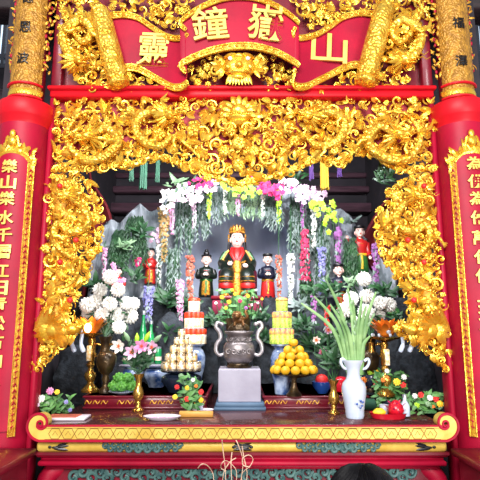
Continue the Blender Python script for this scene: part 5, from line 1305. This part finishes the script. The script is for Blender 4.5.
# --- persimmons on a footed dish
pf = onz(294,396,S); Y = pf.y; root = thing('footed_dish', 'bronze footed dish carrying the pyramid of orange persimmons', 'dish', (pf.x,Y,S))
mb = MB(); lathe_px(mb, 294, Y, [(396,7.5),(394.5,8),(391,5),(386,3),(381,2.6),(378,4)], S+.001); mb.build('stem', M['bronze'], root)
mb = MB(); lathe_px(mb, 294, Y, [(378,4),(376,14),(374,21),(373,22.5),(373.4,20)], n=30); mb.build('bowl', M['bronze'], root)
c0 = at(294,373,Y); m_ = mpp(c0); r = 4.7*m_
pr = MB(); 
def persim(mb, c):
    q = []
    for k in range(11):
        t = -PI/2+PI*k/10; q.append((r*math.cos(t)**.8 if math.cos(t)>0 else 0, r*.78*math.sin(t)+r*.78))
    mb.lathe(c, q, 16)
persim(pr,(0,0,0)); me_p = pr.mesh('fruit', M['orange'])
cl = MB()
for k in range(4): a = k*PI/2+.4; cl.leaf((0,0,r*1.55),(math.cos(a),math.sin(a),.0),(0,0,1),r*.5,r*.42,-.4,.15,3)
cl.ell((0,0,r*1.6),(r*.1,r*.1,r*.12),6,5); me_c = cl.mesh('calyx', M['calyx'])
RN = ['bottom','second','third','fourth','top']
for row,(rad,n) in enumerate(((17,12),(12.6,9),(8.6,6),(4.4,3),(0,1))):
    z = c0.z+.004+row*r*1.36
    sp = sorted([(math.sin(2*PI*k/n+row*.35)*rad*m_, -math.cos(2*PI*k/n+row*.35)*rad*m_) for k in range(n)]) if n > 1 else [(0,0)]
    if n == 12: sp += [(-5*m_,0),(5*m_,0)]
    fi = 0
    for dx,dy in sp:
        if n == 1: l = 'single orange persimmon at the top of the pyramid'
        elif dy < rad*m_*.2 and dy != 0: l = 'orange persimmon, %s row of the pyramid, %s at the front' % (RN[row], ORD[fi]); fi += 1
        else: l = 'orange persimmon hidden at the back of the %s row' % RN[row]
        o = thing('persimmon', l, 'fruit', (c0.x+dx,Y+dy,z), 'persimmons on the footed dish')
        for nm,me in (('fruit',me_p),('calyx',me_c)):
            k_ = bpy.data.objects.new(nm,me); C.objects.link(k_); k_.parent = o
        if n > 1: 
            tl = .9; o.rotation_euler = (tl*(-dy/(rad*m_+1e-6))*-1, tl*(dx/(rad*m_+1e-6)), 0)
            o.location.z += r*.1
# --- green fruit on a white plate
pg = onz(123,394,S); mb = MB(); lathe_px(mb,123,pg.y,[(394,7),(393,9),(391.5,14),(391,14.5),(391.6,12)],S+.001,24); tag(mb.build('plate', M['porcelain']), 'white plate of green custard apples behind the left brass vase', 'plate')
gz = at(123,391.6,pg.y).z+.004; m_ = mpp(pg); gr = 5.6*m_; gm = MB(); gm.lathe((0,0,0),[(0,0),(gr*.6,gr*.1),(gr,gr*.7),(gr*.9,gr*1.3),(gr*.45,gr*1.75),(0,gr*1.85)],14)
for k in range(26):
    a = k*2.4; t = (k+.5)/26; rr = gr*math.sin(PI*(.15+.75*t)); gm.ell((rr*math.cos(a),rr*math.sin(a),gr*(.25+1.45*t)),gr*.26,6,5)
me_g = gm.mesh('custard_apple', M['greenfruit'])
for k,(dx,dy,dz) in enumerate(((-8.5,-1,0),(0,-4,0),(8.5,-1,0),(-4,4,0),(4.5,4,0),(-4,-1,1.35),(4.5,-1,1.35))):
    o = bpy.data.objects.new('custard_apple', me_g); C.objects.link(o); o.location = (pg.x+dx*m_,pg.y+dy*m_,gz+dz*gr); o.rotation_euler = (0,0,k)
    tag(o, 'green custard apple on the white plate, %s' % ('left one at the front','middle one at the front','right one at the front','back left one','back right one','left one on top','right one on top')[k], 'fruit', 'custard apples')
# --- green bottles on blue and white stands
pj, zj = jar('wide blue and white porcelain pot behind the lilies and green fruit',156,387,366,12,S,'bluewhite','porcelain_pot')
mb = MB(); jar('blue and white porcelain pot behind the plate of green custard apples',132,387,366,11,S,'bluewhite','porcelain_pot'); zt_ = zj+.001; xl = at(121,366,pj.y).x; xr = at(166,366,pj.y).x; mb.box((xl,pj.y-.07,zt_),(xr,pj.y+.10,zt_+.012),bev=.003)
tag(mb.build('bottle_tray', M['stone']), 'pale tray holding green bottles behind the pink lilies', 'tray')
zt_ += .013
for k,(x,y0,hw) in enumerate(((126,350,3.4),(134,346,3.4),(142,312,3.8),(150,322,3.8),(158,348,3.4))):
    p = at(x,365,pj.y+.01*(-1)**k); m_ = mpp(p); h = (365-y0)*m_; w_ = hw*m_; root = thing('green_bottle', 'green bottle behind the pink lilies, %s of five' % ('leftmost','second from left','tallest, middle','second tallest, fourth from left','rightmost')[k], 'bottle', (p.x,p.y,zt_), 'green bottles behind the lilies')
    tall = y0 < 330; mb = MB()
    mb.lathe((p.x,p.y,zt_),[(w_*.95,0),(w_,.004),(w_,h*.55),(w_*.9,h*.64),(w_*.42,h*.78),(w_*.38,h*.94)] if tall else [(w_*.95,0),(w_,.004),(w_,h*.8),(w_*.8,h*.9)],14); mb.build('body', M['greenbottle'], root)
    mb = MB(); mb.lathe((p.x,p.y,zt_+h*(.92 if tall else .88)),[(w_*.5,0),(w_*.5,h*.07),(w_*.3,h*.08)] if tall else [(w_*.85,0),(w_*.85,h*.1),(w_*.5,h*.12)],12); mb.build('cap', M['silverfoil'], root)
    mb = MB(); mb.lathe((p.x,p.y,zt_+h*.2),[(w_*1.0,0),(w_*1.03,.002),(w_*1.03,h*.22),(w_*1.0,h*.222)],14); mb.build('label_band', M['paleyellow'], root)
# --- red fruits / bowls between the brass and white vases
pr_ = onz(343,400,S) if False else Vector((at(342,385,.62).x,.62,S))
mb = MB(); mb.lathe((pr_.x,.66,S+.001),[(.02,0),(.05,.015),(.058,.05),(.05,.09),(.03,.105),(.012,.108)],18); root = mb.build('red_jar', M['trayred'], org=(pr_.x,.66,S)); tag(root,'round red jar behind the brass vase and white vase','jar')
pq = at(322,388,.66); mb = MB(); mb.lathe((pq.x,.66,S+.001),[(.03,0),(.034,.008),(.06,.04),(.068,.075),(.062,.075)],18); tag(mb.build('blue_bowl', M['bluebowl'], org=(pq.x,.66,S)), 'small bright blue bowl left of the brass vase of greenery', 'bowl')
mb = MB(); mb.ell((pq.x,.66,S+.085),(.045,.045,.04)); tag(mb.build('apple', M['redflower']), 'red apple sitting in the bright blue bowl', 'fruit')

# ================================================================== things along the table's front edge
def plate(label, px, py, hw, m='plate', rim=.012, sy=.62, name='plate'):
    p = onz(px,py,T); w_ = hw*mpp(p); root = thing(name, label, 'plate', p); mb = MB()
    mb.lathe((p.x,p.y,T+.001),[(w_*.62,0),(w_*.7,.003),(w_*.98,rim*1.6),(w_,rim*1.8),(w_*.94,rim*1.7),(w_*.66,.008),(0,.008)],30,1,sy); mb.build('dish', M[m], root); return p
pt_ = plate('oval pinkish white plate near the front left of the table',162,420,19)
mb = MB()
for k in range(3):
    q = Vector((pt_.x-.05+.05*k,pt_.y,T+.012)); mb2 = MB(); mb2.ell(q+Vector((0,0,.006)),(.024,.018,.007)); tag(mb2.build('biscuit', M['pinkwhite']), 'pale round biscuit lying on the pinkish plate, %s of three' % ('left one','middle one','right one')[k], 'food', 'biscuits on the plate')
p = plate('flat white saucer behind the gilded block',203,413,11)
a = onz(179,417.5,T); b = onz(213,417.5,T); zz_ = T+.013
mb = MB(); mb.box((a.x,a.y,T+.001),(b.x,a.y+.03,at(196,411.5,a.y).z),bev=.003); root = mb.build('gilded_block', M['ochre2']); tag(root,'plain gold-painted block lying before the bouquet on the table','block')
sc_ = onz(199.5,414,T); mb = MB(); mb.lathe((sc_.x,sc_.y+.06,T+.001),[(.012,0),(.016,.003),(.019,.05),(.021,.052),(.017,.05)],14); tag(mb.build('silver_cup', M['silverfoil']), 'small silver cup beside the bouquet of roses', 'cup')
q = onz(62,421,T); mb = MB(); root = thing('booklet', 'white folded booklet lying flat at the left end of the table', 'paper', q)
xa_ = onz(46,420,T).x; xb_ = onz(86,420,T).x; mb.box((xa_,q.y,T+.001),(xb_,q.y+.13,T+.016),bev=.003); mb.build('pages', M['plate'], root)
mb = MB(); mb.box((xa_+.003,q.y+.008,T+.016),(xb_-.05,q.y+.12,T+.018)); mb.build('red_cover_strip', M['rust'], root)
# red fruit tray
pr2 = onz(391,420,T); w_ = 19.5*mpp(pr2); root = thing('red_tray', 'round red tray of fruit at the right of the table', 'tray', (pr2.x,pr2.y+.05,T)); cx_,cy_ = pr2.x,pr2.y+.05
mb = MB(); mb.lathe((cx_,cy_,T+.001),[(w_*.82,0),(w_*.86,.004),(w_*.97,.030),(w_,.032),(w_*.95,.030),(w_*.84,.010),(0,.010)],32,1,.62); mb.build('dish', M['trayred'], root)
zt_ = T+.012
def ontray(px): return at(px,415,cy_).x
x = ontray(379); mb = MB(); mb.tube([(x-.038,cy_-.01,zt_+.024),(x-.03,cy_-.01,zt_+.024),(x-.015,cy_-.01,zt_+.024),(x+.015,cy_-.01,zt_+.024),(x+.03,cy_-.01,zt_+.024),(x+.038,cy_-.01,zt_+.024)],[.004,.012,.023,.023,.012,.004],14); tag(mb.build('lemon', M['yellow']), 'yellow lemon at the left of the red tray', 'fruit')
x = ontray(386.5); mb = MB(); mb.lathe((x,cy_+.045,zt_),[(.018,0),(.022,.004),(.028,.055),(.029,.057),(.024,.055)],16); tag(mb.build('white_cup', M['porcelain']), 'white cup behind the lemon on the red tray', 'cup')
x = ontray(396); root = thing('dragon_fruit', 'pinkish red dragon fruit in the middle of the red tray', 'fruit', (x,cy_-.005,zt_)); mb = MB(); mb.lathe((x,cy_-.005,zt_),[(.008,0),(.036,.012),(.046,.034),(.040,.060),(.022,.080),(.010,.090)],16); mb.build('fruit', M['trayred'], root)
mb = MB()
for k in range(18):
    a = k*2.4; t = (k+.5)/18; rr = .044*math.sin(PI*(.2+.62*t)); mb.leaf((x+rr*math.cos(a),cy_-.005+rr*math.sin(a),zt_+.012+.066*t),(math.cos(a)*.7,math.sin(a)*.7,1),(math.cos(a),math.sin(a),0),.028,.014,-.5,.2,3)
mb.build('scales', M['crimsonflower'], root)
x = ontray(406); root = thing('clear_bottle', 'clear silvery bottle at the right of the red tray', 'bottle', (x,cy_+.01,zt_)); mb = MB(); mb.lathe((x,cy_+.01,zt_),[(.024,0),(.027,.004),(.027,.055),(.020,.072),(.010,.086),(.010,.104)],16); mb.build('body', M['clear'], root)
mb = MB(); mb.lathe((x,cy_+.01,zt_+.103),[(.012,0),(.012,.016),(.006,.018)],12); mb.build('cap', M['silverfoil'], root)
q = onz(368,411,T); mb = MB(); mb.tube([(q.x-.06,q.y+.03,T+.036),(q.x-.05,q.y+.03,T+.036),(q.x+.05,q.y+.035,T+.036),(q.x+.06,q.y+.035,T+.036)],[.02,.035,.035,.02],10); root = mb.build('wrapped_cake', M['leafpale'] if False else M['greencloth']); tag(root,'green leaf-wrapped roll lying between white vase and red tray','food')

# ================================================================== incense and the worshipper in front
pi_ = at(238,480,-.28); zb_ = .80; bw = thing('incense_bowl', 'bronze incense bowl below the table edge holding burnt joss sticks', 'incense bowl', (pi_.x,-.28,0))
mb = MB(); mb.lathe((pi_.x,-.28,0),[(.12,0),(.13,.03),(.05,.08),(.04,.4),(.05,.58),(.12,.62),(.16,.70),(.165,zb_-.03),(.15,zb_-.01),(.14,zb_-.05),(0,zb_-.06)],24); mb.build('bowl', M['bronze'], bw)
mb = MB(); mb.lathe((pi_.x,-.28,zb_-.06),[(.138,0),(.13,.015),(0,.022)],20); mb.build('ash', M['stone'], bw)
STK = [[(226,486),(225,466),(223,450),(222,440)],[(232,486),(231,464),(232,452)],[(240,486),(243,462),(239,447),(236,440)],[(246,486),(247,472),(244,458),(242,446)],[(236,486),(236,470),(227,461),(222,463),(221,468),(226,471)],[(243,486),(242,474),(250,466),(253,459),(249,455),(243,458),(243,465),(250,467)],[(214,486),(213,474),(208,466),(202,464),(198,468)],[(222,486),(224,472),(230,462),(236,458)]]
SN = ['tallest straight joss stick at left','short straight joss stick in the middle','tall joss stick leaning over the rail motif','slender joss stick right of middle','joss stick with ash curling left into a hook','joss stick with ash curled into a round loop','joss stick with ash bending far to the left','joss stick leaning right across the others']
for pts,l in zip(STK,SN):
    q = [at(x,y,-.28+R.uniform(-.03,.03)) for x,y in pts]; base = Vector((pi_.x+(q[0].x-pi_.x)*.5,-.28,zb_-.05)); n = len(q)
    root = thing('joss_stick', l, 'incense', base, 'joss sticks before the altar'); path = smoothpath(q,6); k = max(3,len(path)//2)
    mb = MB(); mb.tube([base]+path[:k+1],.0017,5); mb.build('stick', M['incense'], root)
    mb = MB(); mb.tube(path[k:],.0024,6); mb.build('ash', M['incense'], root)
# person: black hair, seen from behind, kneeling before the altar
pc = at(363,480,-1.42); top = at(363,465.5,-1.42).z; hr = .098; hz = top-.118
person = thing('person', 'person with black hair seen from behind, kneeling before the altar', 'person', (pc.x,-1.42,0))
import bmesh
def skin(name, verts, edges, radii, m, parent, sub=2):
    org = ORG[parent.name]; me = bpy.data.meshes.new(name); me.from_pydata([Vector(v)-org for v in verts], edges, []); o = bpy.data.objects.new(name, me); C.objects.link(o); o.parent = parent
    sk_ = o.modifiers.new('skin','SKIN'); sk_.use_smooth_shade = True
    for v, r_ in zip(me.skin_vertices[0].data, radii): v.radius = (r_ if hasattr(r_,'__len__') else (r_,r_))
    me.skin_vertices[0].data[0].use_root = True
    o.modifiers.new('sub','SUBSURF').levels = sub; o.modifiers['sub'].render_levels = sub; me.materials.append(m); return o
X, Y = pc.x, -1.42; nz = hz-.11
vs = [(X,Y-.02,.30),(X,Y-.01,.50),(X,Y+.0,.72),(X,Y,nz-.12),(X,Y,nz-.03),(X,Y+.01,nz+.02),
      (X-.17,Y,nz-.10),(X-.21,Y+.06,nz-.36),(X-.10,Y+.26,nz-.30),(X+.17,Y,nz-.10),(X+.21,Y+.06,nz-.36),(X+.10,Y+.26,nz-.30),
      (X-.11,Y+.02,.24),(X-.14,Y+.33,.10),(X-.13,Y-.10,.07),(X+.11,Y+.02,.24),(X+.14,Y+.33,.10),(X+.13,Y-.10,.07)]
es = [(0,1),(1,2),(2,3),(3,4),(4,5),(3,6),(6,7),(7,8),(3,9),(9,10),(10,11),(0,12),(12,13),(13,14),(0,15),(15,16),(16,17)]
skin('body', vs, es, [(.17,.13),(.15,.11),(.17,.12),(.14,.09),.06,.055,.065,.048,.035,.065,.048,.035,.10,.075,.05,.10,.075,.05], M['shirt'], person)
mb = MB(); hcn = Vector((X,Y+.01,hz)); face_ = MB()
face_.ell(hcn+Vector((0,.012,-.02)),(hr*.80,hr*.95,hr*1.15),16,12); face_.ell(hcn+Vector((0,hr*1.0,-.03)),(.014,.02,.022)); face_.lathe((X,Y,nz-.02),[(.055,0),(.05,.09)],14)
for q in (-1,1): face_.ell(hcn+Vector((q*hr*.82,.01,-.03)),(.012,.022,.032))
face_.build('head', M['humanskin'], person)
for q in (-1,1):
    m2 = MB(); m2.ell(hcn+Vector((q*.03,hr*.93,-.005)),(.013,.008,.007)); m2.build('eye', M['eye'], person)
m2 = MB(); m2.ell(hcn+Vector((0,hr*.92,-.068)),(.022,.008,.007)); m2.build('mouth', M['rust'], person)
hb = MB(); hb.ell(hcn+Vector((0,-.012,.022)),(hr*.96,hr*1.02,hr*1.02),20,14); hb.ell(hcn+Vector((0,-.045,-.05)),(hr*.86,hr*.62,hr*.95),16,10)
for k in range(70):
    a = R.uniform(PI*.8,PI*2.2); pth = []
    for i in range(7):
        t = .12+1.5*i/6; d = Vector((math.sin(t)*math.cos(a+.15*math.sin(i)),math.sin(t)*math.sin(a+.15*math.sin(i)),math.cos(t))); pth.append(hcn+Vector((0,-.012,.022))+Vector((d.x*hr*.965,d.y*hr*1.025,d.z*hr*1.025)))
    hb.tube(pth,[.001,.004,.005,.005,.005,.004,.001],5,flat=.5)
hb.build('hair', M['hair'], person)
for q in (-1,1):
    hm = MB(); hand(hm, Vector((X+q*.035,Y+.30,nz-.28)), .032, (0,.35,1), -q); hm.build('hand', M['humanskin'], person)
